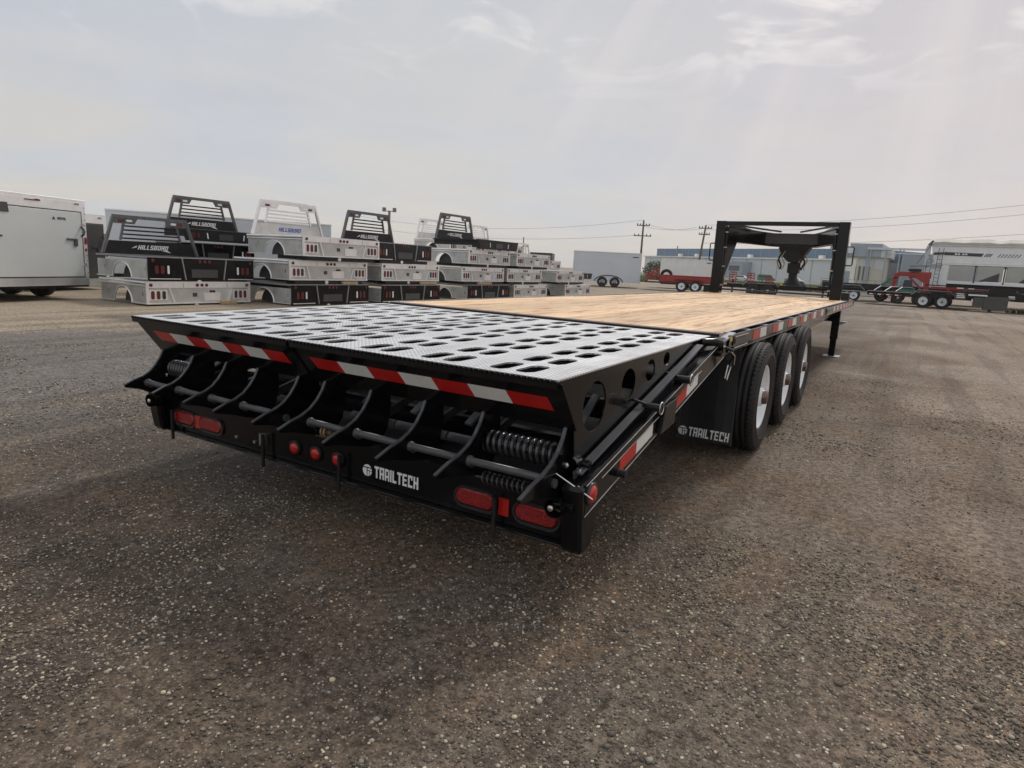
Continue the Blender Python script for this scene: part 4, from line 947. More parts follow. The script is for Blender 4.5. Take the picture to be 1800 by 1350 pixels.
# ------------------------------------------------------------------ enclosed trailers
def enclosed(name, loc, rz_, w, L, h, label, body='white', door='greypanel', zf=.36, wheels=(), trim='alu', marks=True, wr=.33, handles=True):
    """rear face at local x=0 facing +x, width along y, body runs to -x"""
    root = thing(name, label, 'trailer', loc, rz_); h2 = w/2
    mb = MB(); mb.box(-L, -.03, -h2, h2, zf, h); mb.build('body', body, root, .01)
    mb = MB(); mb.box(-L, .0, -h2-.01, h2+.01, h, h+.05); mb.box(-.03, .0, -h2, -h2+.12, zf-.14, h); mb.box(-.03, 0, h2-.12, h2, zf-.14, h); mb.box(-.03, 0, -h2+.12, h2-.12, h-.20, h); mb.box(-.03, 0, -h2+.12, h2-.12, zf-.14, zf+.03); mb.build('frame', trim, root, .004)
    mb = MB(); mb.box(-.025, .010, -h2+.125, h2-.125, zf+.037, h-.207); dr = mb.build('ramp_door', door, root, .003)
    mb = MB(); mb.box(-.024, .005, -h2+.10, h2-.10, zf+.012, h-.182) ; mb.build('door_seal', 'darkprint', root)
    mb = MB(); mb.box(-L, 0, -h2+.02, h2-.02, zf-.14, zf); mb.build('skirt', 'offwhite', root)
    if handles:
        for s in (-1, 1):
            mb = MB(); y = s*(h2-.30); z = zf+(h-zf)*.50; mb.box(.011, .04, y-.035, y+.035, z-.12, z+.03); mb.box(.012, .04, *sorted((y, y-s*.20)), z-.0, z+.035); mb.build('latch', 'darkprint', dr)
            for z in (zf+.28, h-.45):
                mb = MB(); mb.box(.001, .03, s*(h2-.10)-.03, s*(h2-.10)+.03, z-.03, z+.03); mb.build('hinge', 'chrome', root)
            mb = MB(); mb.prism([(yy, zz) for yy, zz in oval(s*(h2-.045), zf+(h-zf)*.50, .15, .055)], .001, .012, 'x'); mb.build('tail_light', 'lens', root)
            mb = MB(); mb.box(.001, .012, s*(h2-.045)-.02, s*(h2-.045)+.02, zf+(h-zf)*.36, zf+(h-zf)*.40); mb.build('reflector', 'lens', root)
            mb = MB(); mb.tube([(.01, s*(h2-.14), z) if i in (0, 6) else (.06+.02*sin(pi*i/6), s*(h2-.14), zf+(h-zf)*(.56+.02*i)) for i, z in enumerate([zf+(h-zf)*.56]+[0]*5+[zf+(h-zf)*.68])], .018, 6); mb.build('grab_handle', 'darkprint', root)
        for y in (-h2+.28, 0.1, h2-.10-.1):
            mb = MB(); mb.box(.001, .012, y-.05, y+.05, h-.045, h-.025); mb.build('marker_light', 'darkred', root)
        mb = MB(); mb.box(.001, .012, -.16, .16, h-.06, h-.04); mb.build('brake_light', 'darkred', root)
    for x in wheels:
        for s in (-1, 1):
            wheel(root, x, s*(h2-.14), wr, s, wr/.375, TYRE_S, RIM_D).rotation_euler = (0, 0, pi/2 if s > 0 else -pi/2)
    mb = MB(); mb.box(-L, -.1, -.5, .5, zf-.2, zf-.14); mb.build('chassis', 'black_matt', root)
    return root
def ang(az): return radians(90)-az          # heading helper: az clockwise from +Y
# left trailer: rear face looks toward the camera, left end nearer
rzA = math.atan2(.33, .945)                  # face normal (.945,.33)
cx, cy = -12.75+.33*1.18, 5.34-.945*1.18
E1 = enclosed('enclosed_trailer', (cx, cy, 0), rzA, 2.36, 5.2, 1.98, 'silver enclosed cargo trailer with pale grey ramp door, at the left edge', wheels=(-1.1, -1.9), wr=.33, zf=.44)
for k in range(12):
    MB().box(.001, .004, -1.16, -1.14, .55+k*.12, .565+k*.12).build('rivet', 'greysteel', E1)
for k in range(12):
    MB().box(.001, .004, 1.14, 1.16, .55+k*.12, .565+k*.12).build('rivet', 'greysteel', E1)
mb = MB(); mb.prism([(-.95+.0, 1.66), (-.50, 1.66), (-.52, 1.84), (-.97, 1.84)], .012, .026, 'x'); mb.build('license_panel', 'charcoal', E1, .006)
mb, wd = lettering('ROYAL', .05, .002, .1); mb.v = [(v[0]+.45, v[1], v[2]) for v in mb.v]; mb.prism([(.33, 0), (.41, 0), (.37, .06)], -.002, 0, 'y')
o = mb.build('lettering', 'darkprint', E1, loc=(.0125, .05, 1.60)); o.rotation_euler = (0, 0, pi/2)
E2 = enclosed('enclosed_trailer', (-15.72+.33*1.05, 7.25-.945*1.05, 0), rzA, 2.1, 4.5, 1.84, 'white enclosed trailer with charcoal rear door, between the silver trailer and the bed stacks', door='charcoal', zf=.28, wheels=(-1.6,), body='offwhite', trim='white')
E3 = thing('enclosed_trailer', 'long pale blue-white enclosed trailer standing behind the nearest bed stack', 'trailer', (-19.2, 9.2, 0), math.atan2(3.6, 2.2))
mb = MB(); mb.box(0, 6.2, -2.3, 0, .35, 2.10); mb.build('body', 'bluewhite', E3, .02)
mb = MB(); mb.box(-.01, 6.21, -2.31, .01, 2.10, 2.14); mb.build('roof_trim', 'alu', E3)
mb = MB(); mb.box(0, 6.2, -2.2, -.1, .25, .35); mb.build('chassis', 'black_matt', E3)
for x in (2.2, 3.05):
    for s, y in ((1, -.12), (-1, -2.18)):
        wheel(E3, x, y, .33, 1, .33/.375, TYRE_S).rotation_euler = (0, 0, s*pi/2)
# small white truck body seen between stack 1 and 2
mb = MB(); mb.box(-1.0, 1.0, -.9, .9, .4, 2.02); mb.box(-1.02, 1.02, -.92, .92, 2.02, 2.08); B4 = thing('cargo_box', 'white cargo box with red marker lamps between the first and second stacks', 'cargo box', (-16.3, 12.9, 0), math.atan2(.42, .9)); mb.build('body', 'white', B4, .01)
mb = MB()
for y in (-.6, 0, .6): mb.box(1.021, 1.03, y-.08, y+.08, 2.03, 2.06)
mb.build('marker_light', 'darkred', B4)
mb = MB(); mb.box(-.8, .8, -.7, .7, 0, .4); mb.build('stand', 'black_matt', B4)

# white enclosed trailer right of the stacks (side view)
E5 = thing('enclosed_trailer', 'plain white enclosed tandem trailer parked beyond the right end of the bed stacks', 'trailer', (-17.55, 38.3, 0), math.atan2(1.65, 4.05))
mb = MB(); mb.box(0, 4.55, 0, 2.3, .30, 2.28); mb.build('body', 'bluewhite', E5, .03)
mb = MB(); mb.box(-.01, 4.56, -.01, 2.31, 2.28, 2.33); mb.box(-.01, 4.56, -.012, 0, .28, .34); mb.build('trim', 'alu', E5)
mb = MB(); mb.box(3.95, 4.35, -.014, -.002, 2.02, 2.08); mb.build('lettering', 'darkprint', E5)
mb = MB(); pts = [(1.75+.95*cos(radians(a)), .40+.42*sin(radians(a))) for a in range(0, 181, 20)]; mb.prism(pts+[(.8, .30), (2.7, .30)][::1], -.03, -.001, 'y'); 
mb = MB(); mb.tube([(2.45+.95*cos(radians(a)), -.02, .36+.42*sin(radians(a))) for a in range(0, 181, 12)], .03, 6); mb.build('fender', 'greysteel', E5)
for x in (2.03, 2.87):
    for y, s in ((.02, -1), (2.2, 1)): wheel(E5, x, y, .34, 1, .34/.375, TYRE_S, RIM_D).rotation_euler = (0, 0, s*pi/2)
mb = MB(); mb.box(-1.0, 0, .9, 1.4, .30, .38); mb.bar((-1.0, 1.15, .34), (0, .3, .34), .08, .08); mb.bar((-1.0, 1.15, .34), (0, 2.0, .34), .08, .08); mb.build('tongue', 'black_matt', E5)
# dark trailers behind it
for (x, y, w, h, lab) in ((-19.6, 37.4, 1.5, 2.02, 'dark grey box trailer just left of the white tandem trailer'), (-21.0, 36.2, 1.1, 1.95, 'lower dark box trailer at the end of the bed stacks')):
    r_ = thing('box_trailer', lab, 'trailer', (x, y, 0), .42); mb = MB(); mb.box(-w/2, w/2, 0, 3, .4, h); mb.build('body', 'charcoal', r_, .02); mb = MB(); mb.box(-w/2-.01, w/2+.01, -.01, 3, h, h+.04); mb.build('roof', 'greysteel', r_); mb = MB(); mb.box(-w/2+.1, w/2-.1, .2, 2.8, 0, .4); mb.build('chassis', 'black_matt', r_)
    mb = MB(); mb.box(-w/2+.06, w/2-.06, -.012, -.001, .5, h-.1); mb.build('door', 'darkglass', r_)
# white cargo trailer behind the red one
E6 = thing('enclosed_trailer', 'white cargo trailer standing behind the red utility trailer', 'trailer', (-13.9, 45.6, 0), math.atan2(1.0, 3.4))
mb = MB(); mb.box(0, 3.75, 0, 2.3, .42, 2.15); mb.build('body', 'greywall2' if 'greywall2' in MT else 'offwhite', E6, .03)
mb = MB(); mb.box(-.01, 3.76, -.01, 2.31, 2.15, 2.20); mb.box(.62, .66, -.012, -.001, .42, 2.15); mb.build('trim', 'alu', E6)
mb = MB(); mb.box(3.3, 3.6, -.012, -.001, 1.95, 2.02); mb.build('lettering', 'darkprint', E6)
mb = MB(); mb.box(.1, 3.6, .2, 2.1, .3, .42); mb.build('chassis', 'black_matt', E6)
for x in (1.6, 2.4):
    for y, s in ((.05, -1), (2.2, 1)): wheel(E6, x, y, .33, 1, .33/.375, TYRE_S).rotation_euler = (0, 0, s*pi/2)

# ------------------------------------------------------------------ open trailers
def ramp_gate(parent, x, y, z, w, h, m='red', tilt=.12, n=5):
    o = bpy.data.objects.new('loading_ramp', None); 
    mb = MB(); 
    for q in (-w/2, w/2, 0): mb.bar((q, 0, 0), (q, tilt*h, h), .05, .05)
    for k in range(n+1): mb.bar((-w/2, tilt*h*k/n, h*k/n), (w/2, tilt*h*k/n, h*k/n), .05, .06)
    return mb.build('loading_ramp', m, parent, loc=(x, y, z))
# red utility trailer
RT = thing('utility_trailer', 'dark red tandem utility trailer with raised rear ladder ramps', 'trailer', (-12.6, 38.9, 0), math.atan2(1.0, 4.2))
mb = MB(); mb.box(.9, 4.9, 0, .05, .62, 1.02); mb.box(.9, 4.9, 1.9, 1.95, .62, 1.02); mb.box(.9, .95, 0, 1.95, .62, 1.02); mb.box(4.85, 4.9, 0, 1.95, .62, 1.02); mb.build('side_wall', 'red', RT)
mb = MB(); mb.box(.0, 4.9, .03, 1.92, .50, .62); mb.build('chassis', 'darkred', RT)
mb = MB(); mb.box(.9, 4.9, -.03, 0, .985, 1.03); mb.build('top_rail', 'red', RT)
mb = MB(); mb.box(.2, .9, -.01, .04, .58, .64); mb.build('lamp_bar', 'offwhite', RT)
for x, h in ((.25, .55), (.62, .85)): ramp_gate(RT, x, .3, .60, .34, h)
for x in (2.35, 3.2):
    for y, s in ((-.05, -1), (2.0, 1)): wheel(RT, x, y, .36, 1, .36/.375, TYRE_S).rotation_euler = (0, 0, s*pi/2)
mb = MB(); mb.prism([(1.85, .70), (2.0, .82), (3.55, .82), (3.7, .70), (3.55, .78), (2.0, .78)], -.22, .0, 'y'); mb.build('fender', 'red', RT)
mb = MB(); mb.tube([(1.3+.30*cos(t), .55, 1.0+.30*sin(t)) for t in [2*pi*k/20 for k in range(20)]], .10, 8, closed=True); mb.build('spare_tyre', 'rubber', RT)
mb = MB(); mb.bar((4.9, 0, .56), (6.2, .97, .56), .1, .1); mb.bar((4.9, 1.95, .56), (6.2, .97, .56), .1, .1); mb.build('tongue', 'darkred', RT)
mb = MB(); mb.box(5.4, 5.5, .9, 1.0, .1, .95); mb.box(5.35, 5.55, .85, 1.05, 0, .1); mb.build('jack', 'black_matt', RT)
# ramps seen through the gooseneck: two trailers, one with tall gates
RT2 = thing('equipment_trailer', 'low equipment trailer with four red ladder ramps standing upright, seen under the gooseneck', 'trailer', (-8.9, 42.6, 0), .17)
mb = MB(); mb.box(0, 6.5, 0, 2.2, .50, .64); mb.build('chassis', 'darkred', RT2)
mb = MB(); mb.box(0, 1.6, -.02, 0, .55, .70); mb.build('lamp_bar', 'offwhite', RT2)
for x, h in ((.95, .80), (2.1, .78), (3.25, .55), (4.4, .52)): ramp_gate(RT2, x, .4, .62, .42, h)
for x in (2.6, 3.5):
    for y, s in ((-.05, -1), (2.2, 1)): wheel(RT2, x, y, .36, 1, .36/.375, TYRE_S).rotation_euler = (0, 0, s*pi/2)
def car_hauler(loc, rz_, L, label, deck='black_matt', z=.76, wx=(3.0, 3.85), white=True, wr=.37, stake=True):
    r_ = thing('car_hauler', label, 'trailer', loc, rz_)
    mb = MB(); mb.box(0, L, 0, .08, z-.24, z); mb.box(0, L, 2.0, 2.08, z-.24, z); mb.box(0, .1, 0, 2.08, z-.14, z); mb.box(L-.1, L, 0, 2.08, z-.14, z); mb.box(.1, L-.1, .08, 2.0, z-.09, z-.03); mb.build('frame', 'black', r_, .004)
    a, b = wx[0]-.55, wx[1]+.55
    mb = MB(); mb.prism([(a-.05, z-.10), (a+.25, z+.19), (b-.25, z+.19), (b+.05, z-.10), (b-.05, z-.10), (b-.30, z+.10), (a+.30, z+.10), (a+.05, z-.10)], -.28, .0, 'y'); fd = mb.build('fender', 'greysteel', r_)
    mb = MB(); mb.prism([(a-.05, z-.09), (a+.25, z+.20), (b-.25, z+.20), (b+.05, z-.09), (b+.03, z-.10), (b-.26, z+.17), (a+.26, z+.17), (a-.03, z-.10)], -.30, -.281, 'y'); mb.build('fender_edge', 'padgrey', fd)
    MB().box(0, a, -.012, -.001, z-.02, z+.012).build('deck_edge', 'padgrey', r_)
    for x in wx:
        for y, s in ((-.13, -1), (2.2, 1)): wheel(r_, x, y, wr, 1, wr/.375, TYRE_S, RIM if white else RIM_D).rotation_euler = (0, 0, s*pi/2)
    if white:
        for x in [.1+.42*k for k in range(int((a-.1)/.42))]:
            mb = MB(); mb.box(x, x+.17, -.006, -.001, z-.20, z-.15); mb.build('reflective_tape', 'tapewhite', r_)
            mb = MB(); mb.box(x+.19, x+.33, -.006, -.001, z-.20, z-.15); mb.build('reflective_tape', 'tapered', r_)
    if stake:
        for k in range(3):
            x = a-1.9+k*.55; mb = MB(); mb.bar((x, 1.0, z+.01), (x+.3, 1.75, z+.28), .04, .04); mb.bar((x+.3, 1.75, z+.28), (x+.8, 1.75, z+.28), .04, .04); mb.build('stand_up_ramp', 'offwhite' if k % 2 else 'padgrey', r_)
    mb = MB(); mb.bar((L, .05, z-.08), (L+1.2, 1.04, z-.1), .09, .12); mb.bar((L, 2.03, z-.08), (L+1.2, 1.04, z-.1), .09, .12); mb.box(L+.9, L+1.0, .98, 1.10, 0.02, z+.2); mb.box(L+.85, L+1.05, .93, 1.15, 0, .02); mb.build('tongue', 'black', r_)
    return r_
CH1 = car_hauler((.15, 40.3, 0), .0, 4.9, 'black tandem car hauler with white eight-spoke wheels, parked broadside at the right', wx=(2.72, 3.60))
CH2 = car_hauler((-7.3, 38.6, 0), .14, 4.4, 'black tandem trailer with bare fenders, seen under the gooseneck cross pipe', wx=(1.5, 2.35), white=False, stake=False)
mb = MB(); mb.box(3.2, 4.6, .3, 1.9, .70, .78); mb.prism([(3.3, .78), (4.4, .78), (4.2, 1.05), (3.6, 1.08)], .5, 1.5, 'y'); mb.build('load_frame', 'charcoal', CH2)
mb = MB(); mb.box(2.95, 3.15, .1, .6, .72, .86); mb.box(3.15, 3.3, .1, .3, .70, .76); mb.build('winch', 'yellow', CH2)
CH3 = car_hauler((-2.9, 44.5, 0), .05, 3.6, 'black flatbed trailer half hidden behind the gooseneck upright', z=.82, wx=(1.2, 2.1), stake=False)
mb = MB(); mb.box(.2, 3.5, .2, 2.0, .84, 1.12); mb.build('dump_box', 'black_matt', CH3)
mb = MB(); mb.box(.6, 1.3, .19, .199, .98, 1.06); mb.build('decal', 'print', CH3)
mb = MB(); mb.bar((-.9, 0, .60), (4.0, 0, .66), .5, .05); mb.build('side_step', 'padgrey', CH3)
# red dump trailer body stacked on right: dark red flatbed with white labels
DT = thing('dump_trailer', 'dark red low trailer behind the black car hauler wheels', 'trailer', (4.1, 42.9, 0), 0)
mb = MB(); mb.box(0, 2.9, 0, 2.1, .62, 1.12); mb.build('bin', 'darkred', DT, .02)
mb = MB(); mb.box(-.9, .5, -.05, 0, 1.02, 1.16); mb.build('lamp_bar', 'red', DT)
mb = MB(); mb.box(.8, 1.6, -.01, -.001, .86, 1.0); mb.build('decal', 'tanwall', DT)
mb = MB(); mb.tube([(2.9, -.03, 1.10), (2.95, -.03, .66), (2.4, -.03, .62), (.3, -.03, .60)], .025, 6); mb.build('pipe_trim', 'tanwall', DT)
for x in (-.9, -.1):
    for y, s in ((.1, -1), (2.0, 1)): wheel(DT, x, y, .36, 1, .36/.375, TYRE_S, RIM_D).rotation_euler = (0, 0, s*pi/2)
BF = thing('flatbed_trailer', 'empty black flatbed lying behind the black car hauler, below the grain trailer sill', 'trailer', (-.6, 47.8, 0), 0)
MB().box(0, 8.5, 0, 2.3, .95, 1.12).build('deck', 'black', BF, .01); MB().box(0, 8.4, -.02, -.001, 1.08, 1.12).build('deck_edge', 'padgrey', BF)
MB().box(.2, 8.3, .6, 1.7, .55, .95).build('chassis', 'black_matt', BF)
for x in (1.2, 2.2):
    for y, s in ((.1, -1), (2.2, 1)): wheel(BF, x, y, .40, 1, .40/.375, TYRE_S, RIM_D).rotation_euler = (0, 0, s*pi/2)
MB().box(7.6, 7.75, .2, .35, 0, .95).build('jack', 'black_matt', BF)
# black gooseneck at the far right, front end toward us
GN = thing('flatbed_trailer', 'black gooseneck flatbed with white labels and grey side box, at the right edge', 'trailer', (4.75, 39.1, 0), .02)
mb = MB(); mb.box(-.15, 3.5, 0, .12, .70, .92); mb.box(-.1, 4.6, .0, 2.3, .92, 1.02); mb.build('frame', 'black', GN, .004)
mb = MB(); mb.box(-1.9, 2.3, .10, 2.2, 1.20, 1.26); mb.box(.9, 2.0, .02, .4, .98, 1.22); mb.build('upper_deck', 'black', GN)
mb = MB(); mb.box(.30, .75, .0, .3, .28, .74); mb.box(.75, 1.75, -.02, .5, .14, .80); mb.build('side_box', 'charcoal', GN, .01)
mb = MB(); mb.box(.98, 1.03, .05, .15, 0, .14); mb.box(.88, 1.13, 0, .25, 0, .02); mb.build('jack', 'black_matt', GN)
for x0_, x1_, z0_, z1_ in ((.05, .85, .80, .87), (-.45, -.1, .74, .78), (-.45, -.15, .84, .88), (-.45, -.08, .66, .70), (1.72, 1.98, .82, .87), (1.70, 2.0, .74, .77), (-.5, -.2, 1.13, 1.17), (.0, .25, 1.13, 1.16)):
    mb = MB(); mb.box(x0_, x1_, -.008, -.001, z0_, z1_); mb.build('label_plate', 'print', GN)
mb = MB(); mb.box(-.52, -.06, .0, .12, .56, .92); mb.build('rear_board', 'charcoal', GN)
mb = MB(); mb.tube([(-.3, .05, 1.0), (.1, -.02, .94), (.5, -.02, .90), (.9, 0, .98)], .02, 6); mb.build('cable', 'greysteel', GN)
mb = MB(); mb.box(2.0, 4.6, .1, 2.2, .60, .92); mb.box(2.9, 3.05, .05, .1, .1, .6); mb.build('rear_frame', 'black_matt', GN)
mb = MB(); mb.box(2.25, 2.9, -.006, -.001, .98, 1.01); mb.build('marker_light', 'lens', GN)

# red machine and green windscreen
RM = thing('farm_implement', 'red gooseneck implement with black spare tyre on top, beside the white grain trailer', 'implement', (1.15, 46.5, 0), 0); RM.scale = (.74, 1, 1)
mb = MB(); mb.prism([(.0, .9), (.25, .9), (.35, 1.55), (.55, 1.72), (1.5, 1.72), (2.3, 1.35), (2.35, .9), (2.75, .9), (2.75, 1.55), (2.55, 1.95), (.45, 2.0), (.15, 1.85), (.0, 1.6)], 0, .35, 'y'); mb.build('arched_frame', 'red', RM, .02)
mb = MB(); mb.box(1.2, 2.8, .02, .5, 1.62, 2.02); mb.build('frame_box', 'red', RM, .02)
mb = MB(); mb.lathe([(2.04, .40), (2.04, .48), (2.12, .50), (2.20, .48), (2.20, .40)], (1.55, .3, 0), 'z', 20); mb.lathe([(2.08, .001), (2.08, .42)], (1.55, .3, 0), 'z', 20); mb.build('spare_tyre', 'rubber', RM)
mb = MB(); mb.bar((1.2, .1, 1.7), (2.2, .1, .95), .12, .14); mb.build('lift_arm', 'red', RM)
mb = MB(); mb.box(-.3, 3.0, .1, 1.6, .55, .80); mb.box(0.1, .3, .2, 1.5, 0, .55); mb.box(2.5, 2.7, .2, 1.5, 0, .55); mb.build('chassis', 'darkred', RM)
mb = MB(); mb.box(-.05, .35, .0, .1, 1.55, 1.62); mb.build('decal', 'print', RM)
TG = thing('tractor', 'green compact tractor with tinted windscreen, beneath the red implement arch', 'tractor', (1.55, 45.0, 0), 0); TG.scale = (.8, .8, .95)
mb = MB(); mb.box(.1, 1.5, 0, 1.1, .62, .88); mb.prism([(.2, .88), (1.2, .88), (1.1, 1.05), (.4, 1.05)], .1, 1.0, 'y'); mb.build('body', 'green', TG, .03)
mb = MB(); mb.prism([(.25, 1.0), (1.0, 1.0), (.85, 1.55), (.35, 1.55)], -.02, 0, 'y'); mb.build('windscreen', 'darkglass', TG)
for x in (.1, 1.35):
    for y, s in ((-.1, -1), (1.2, 1)): wheel(TG, x, y, .36, 1, .36/.375, TYRE_S, RIM_D).rotation_euler = (0, 0, s*pi/2)
mb = MB(); mb.bar((-1.3, .2, .98), (-.45, .2, 1.62), .05, .16); mb.bar((-1.35, .18, 1.04), (-.5, .18, 1.70), .05, .04); mb.build('loader_arm', 'green', TG)

# grain trailer
GT = thing('grain_trailer', 'large white grain hopper trailer with black stripe graphics and rolled tarp, at the right edge', 'grain trailer', (2.95, 50.2, 0), -.03)
Lg = 13
mb = MB(); mb.prism([(0, 2.72), (0.02, 3.9), (2.6, 3.9), (2.6, 2.72), (2.1, 2.5), (.5, 2.5)], 0, 1, 'x')
mb.v = [(v[0]*Lg+.0+(0.0 if v[0] > .5 else (0.35 if v[2] < 3 else .1)), v[1], v[2]) for v in mb.v]; hop = mb.build('hopper', 'white', GT, .03)
mb = MB(); mb.box(.2, Lg, -.04, -.001, 2.62, 2.72); mb.box(.1, Lg, -.05, -.001, 3.84, 3.95); mb.build('side_rail', 'white', GT)
mb = MB(); n = 40
vs = []
for i in range(n+1):
    x = Lg*i/n; b = .08*abs(sin(i*.55))+.05*random.random()
    for yy, zz in ((-.10, 3.93), (-.13, 4.03+b*.5), (.2, 4.22+b), (1.3, 4.30+b), (2.5, 4.1), (2.65, 3.93)): vs.append((x, yy, zz))
mb.add(vs, [(i*6+k, (i+1)*6+k, (i+1)*6+k+1, i*6+k+1) for i in range(n) for k in range(5)]); mb.add(vs[:6], [tuple(range(6))]); mb.build('tarp', 'tarp', GT)
for k in range(8):
    xa_ = 1.25+k*1.55; mb = MB(); mb.box(xa_, xa_+1.38, -.02, .4, 1.62, 2.60); mb.build('hopper_panel', 'beige', GT)
    mb = MB(); mb.box(xa_+1.42, xa_+1.50, -.05, .0, 1.5, 2.62); mb.build('side_post', 'darkprint', GT)
for pl_ in ([(2.9, 1.62), (4.0, 1.62), (4.0, 2.2)], [(5.0, 1.62), (6.3, 1.62), (5.6, 2.2)]): MB().prism(pl_, -.03, -.021, 'y').build('chute', 'charcoal', GT)
mb = MB(); mb.box(.9, Lg, -.04, 2.6, 1.40, 1.60); mb.box(.9, 1.25, -.03, .5, 1.1, 2.6); mb.box(-.1, .35, -.02, 1.2, 1.05, 1.5); mb.build('sill', 'white', GT)
mb = MB(); mb.bar((.35, 0, 1.3), (.15, 0, 2.5), .16, .16); mb.bar((.7, 0, 1.3), (.95, 0, 2.5), .14, .14); mb.build('front_strut', 'white', GT)
for x in (.05, .62):
    mb = MB()
    for q in (-.13, .13): mb.bar((x+q, -.16, 1.5 if x < .3 else 1.3), (x+q+.06, -.16, 2.9 if x < .3 else 3.7), .03, .03)
    for k in range(8): mb.bar((x-.13+.01*k, -.16, 1.5+k*.24), (x+.13+.01*k, -.16, 1.5+k*.24), .025, .025)
    mb.build('ladder', 'greysteel', GT)
mb = MB(); mb.bar((-.95, 0, 2.42), (.1, 0, 2.50), .3, .04); mb.bar((-.1, -.08, 3.85), (.15, -.08, 4.15), .1, .1); mb.bar((-.6, -.1, 2.6), (.1, -.1, 3.95), .03, .03); mb.build('platform', 'greysteel', GT)
mb = MB(); mb.prism([(-.20, 2.5), (.05, 2.5), (.05, 3.9), (-.18, 3.8)], 0.1, 2.4, 'y'); mb.build('front_wall', 'bluewhite', GT)
mb = MB(); mb.prism([(.25, 3.22), (.85, 3.28), (.85, 3.42), (.28, 3.40)], -.006, -.001, 'y'); mb.prism([(.86, 3.24), (2.9, 3.20), (3.0, 3.40), (.86, 3.44)], -.006, -.001, 'y')
for k in range(3): mb.prism([(3.02+.13*k, 3.20), (3.09+.13*k, 3.20), (3.22+.13*k, 3.40), (3.15+.13*k, 3.40)], -.006, -.001, 'y')
for k in range(7): mb.prism([(3.72+.17*k, 3.18), (3.76+.17*k, 3.18), (3.92+.17*k, 3.40), (3.87+.17*k, 3.40)], -.006, -.001, 'y')
mb.build('stripe', 'darkprint', GT)
mb = MB()
for k in range(4): mb.box(1.45+.16*k+(.08 if k > 1 else 0), 1.57+.16*k+(.08 if k > 1 else 0), -.010, -.007, 3.28, 3.37)
mb.build('lettering', 'print', GT)
for x in (9.5, 10.7, 11.9):
    for y, s in ((.1, -1), (2.4, 1)): wheel(GT, x, y, .5, 1, .5/.375, TYRE_S).rotation_euler = (0, 0, s*pi/2)
mb = MB(); mb.box(1.0, Lg, .6, 2.0, .9, 1.4); mb.box(1.3, 1.5, .5, .7, 0, .9); mb.box(1.3, 1.5, 1.9, 2.1, 0, .9); mb.build('chassis', 'black_matt', GT)

# ------------------------------------------------------------------ buildings
def bldg_long():
    A = Vector((-47, 134, 0)); B = Vector((-4.5, 106, 0)); d = B-A; L = d.length; KS = 2.6
    r_ = thing('warehouse', 'long low warehouse with deep blue roof band and pale grey walls, behind the gooseneck', 'building', (2.1+(A.x-2.1)*KS, A.y*KS, 0), math.atan2(d.y, d.x)); r_.scale = (KS, KS, 2.28)
    mb = MB(); mb.box(0, L, 0, 18, 0, 4.0); mb.build('wall', 'greywall', r_)
    mb = MB(); mb.box(0, L, 3.0, 18, 4.0, 6.1); mb.build('roof_band', 'bluecladding', r_)
    mb = MB(); mb.box(-.2, L, -.35, 3.0, 4.0, 4.22); mb.build('eave', 'offwhite', r_)
    for k in range(14):
        x = 2+k*3.4; mb = MB(); mb.box(x, x+.12, -.05, -.001, 0, 3.99); mb.build('panel_joint', 'slatewall', r_)
    mb = MB(); mb.box(18, 30.5, -2.2, -.0, 0, 3.3); mb.build('office_wall', 'slatewall', r_)
    for xa_, xb_ in ((18.8, 23.6), (24.4, 26.8), (27.4, 29.9)):
        mb = MB(); mb.box(xa_, xb_, -2.23, -2.201, 1.5, 2.5); mb.build('window', 'darkglass', r_)
    for x in (8, 13, 20, 27, 35, 42): mb = MB(); mb.box(x, x+.8, 2.2, 2.9, 4.22, 4.9); mb.build('roof_vent', 'offwhite', r_)
    for x in (3, 16.5, 33, 41): mb = MB(); mb.tube([(x, 6, 6.1), (x, 6, 6.9)], .12, 8); mb.build('roof_pipe', 'polesteel', r_)
    for k in range(26): mb = MB(); mb.box(.8+k*1.9, .85+k*1.9, 2.96, 2.999, 4.23, 6.09); mb.build('cladding_seam', 'slatewall', r_)
bldg_long()
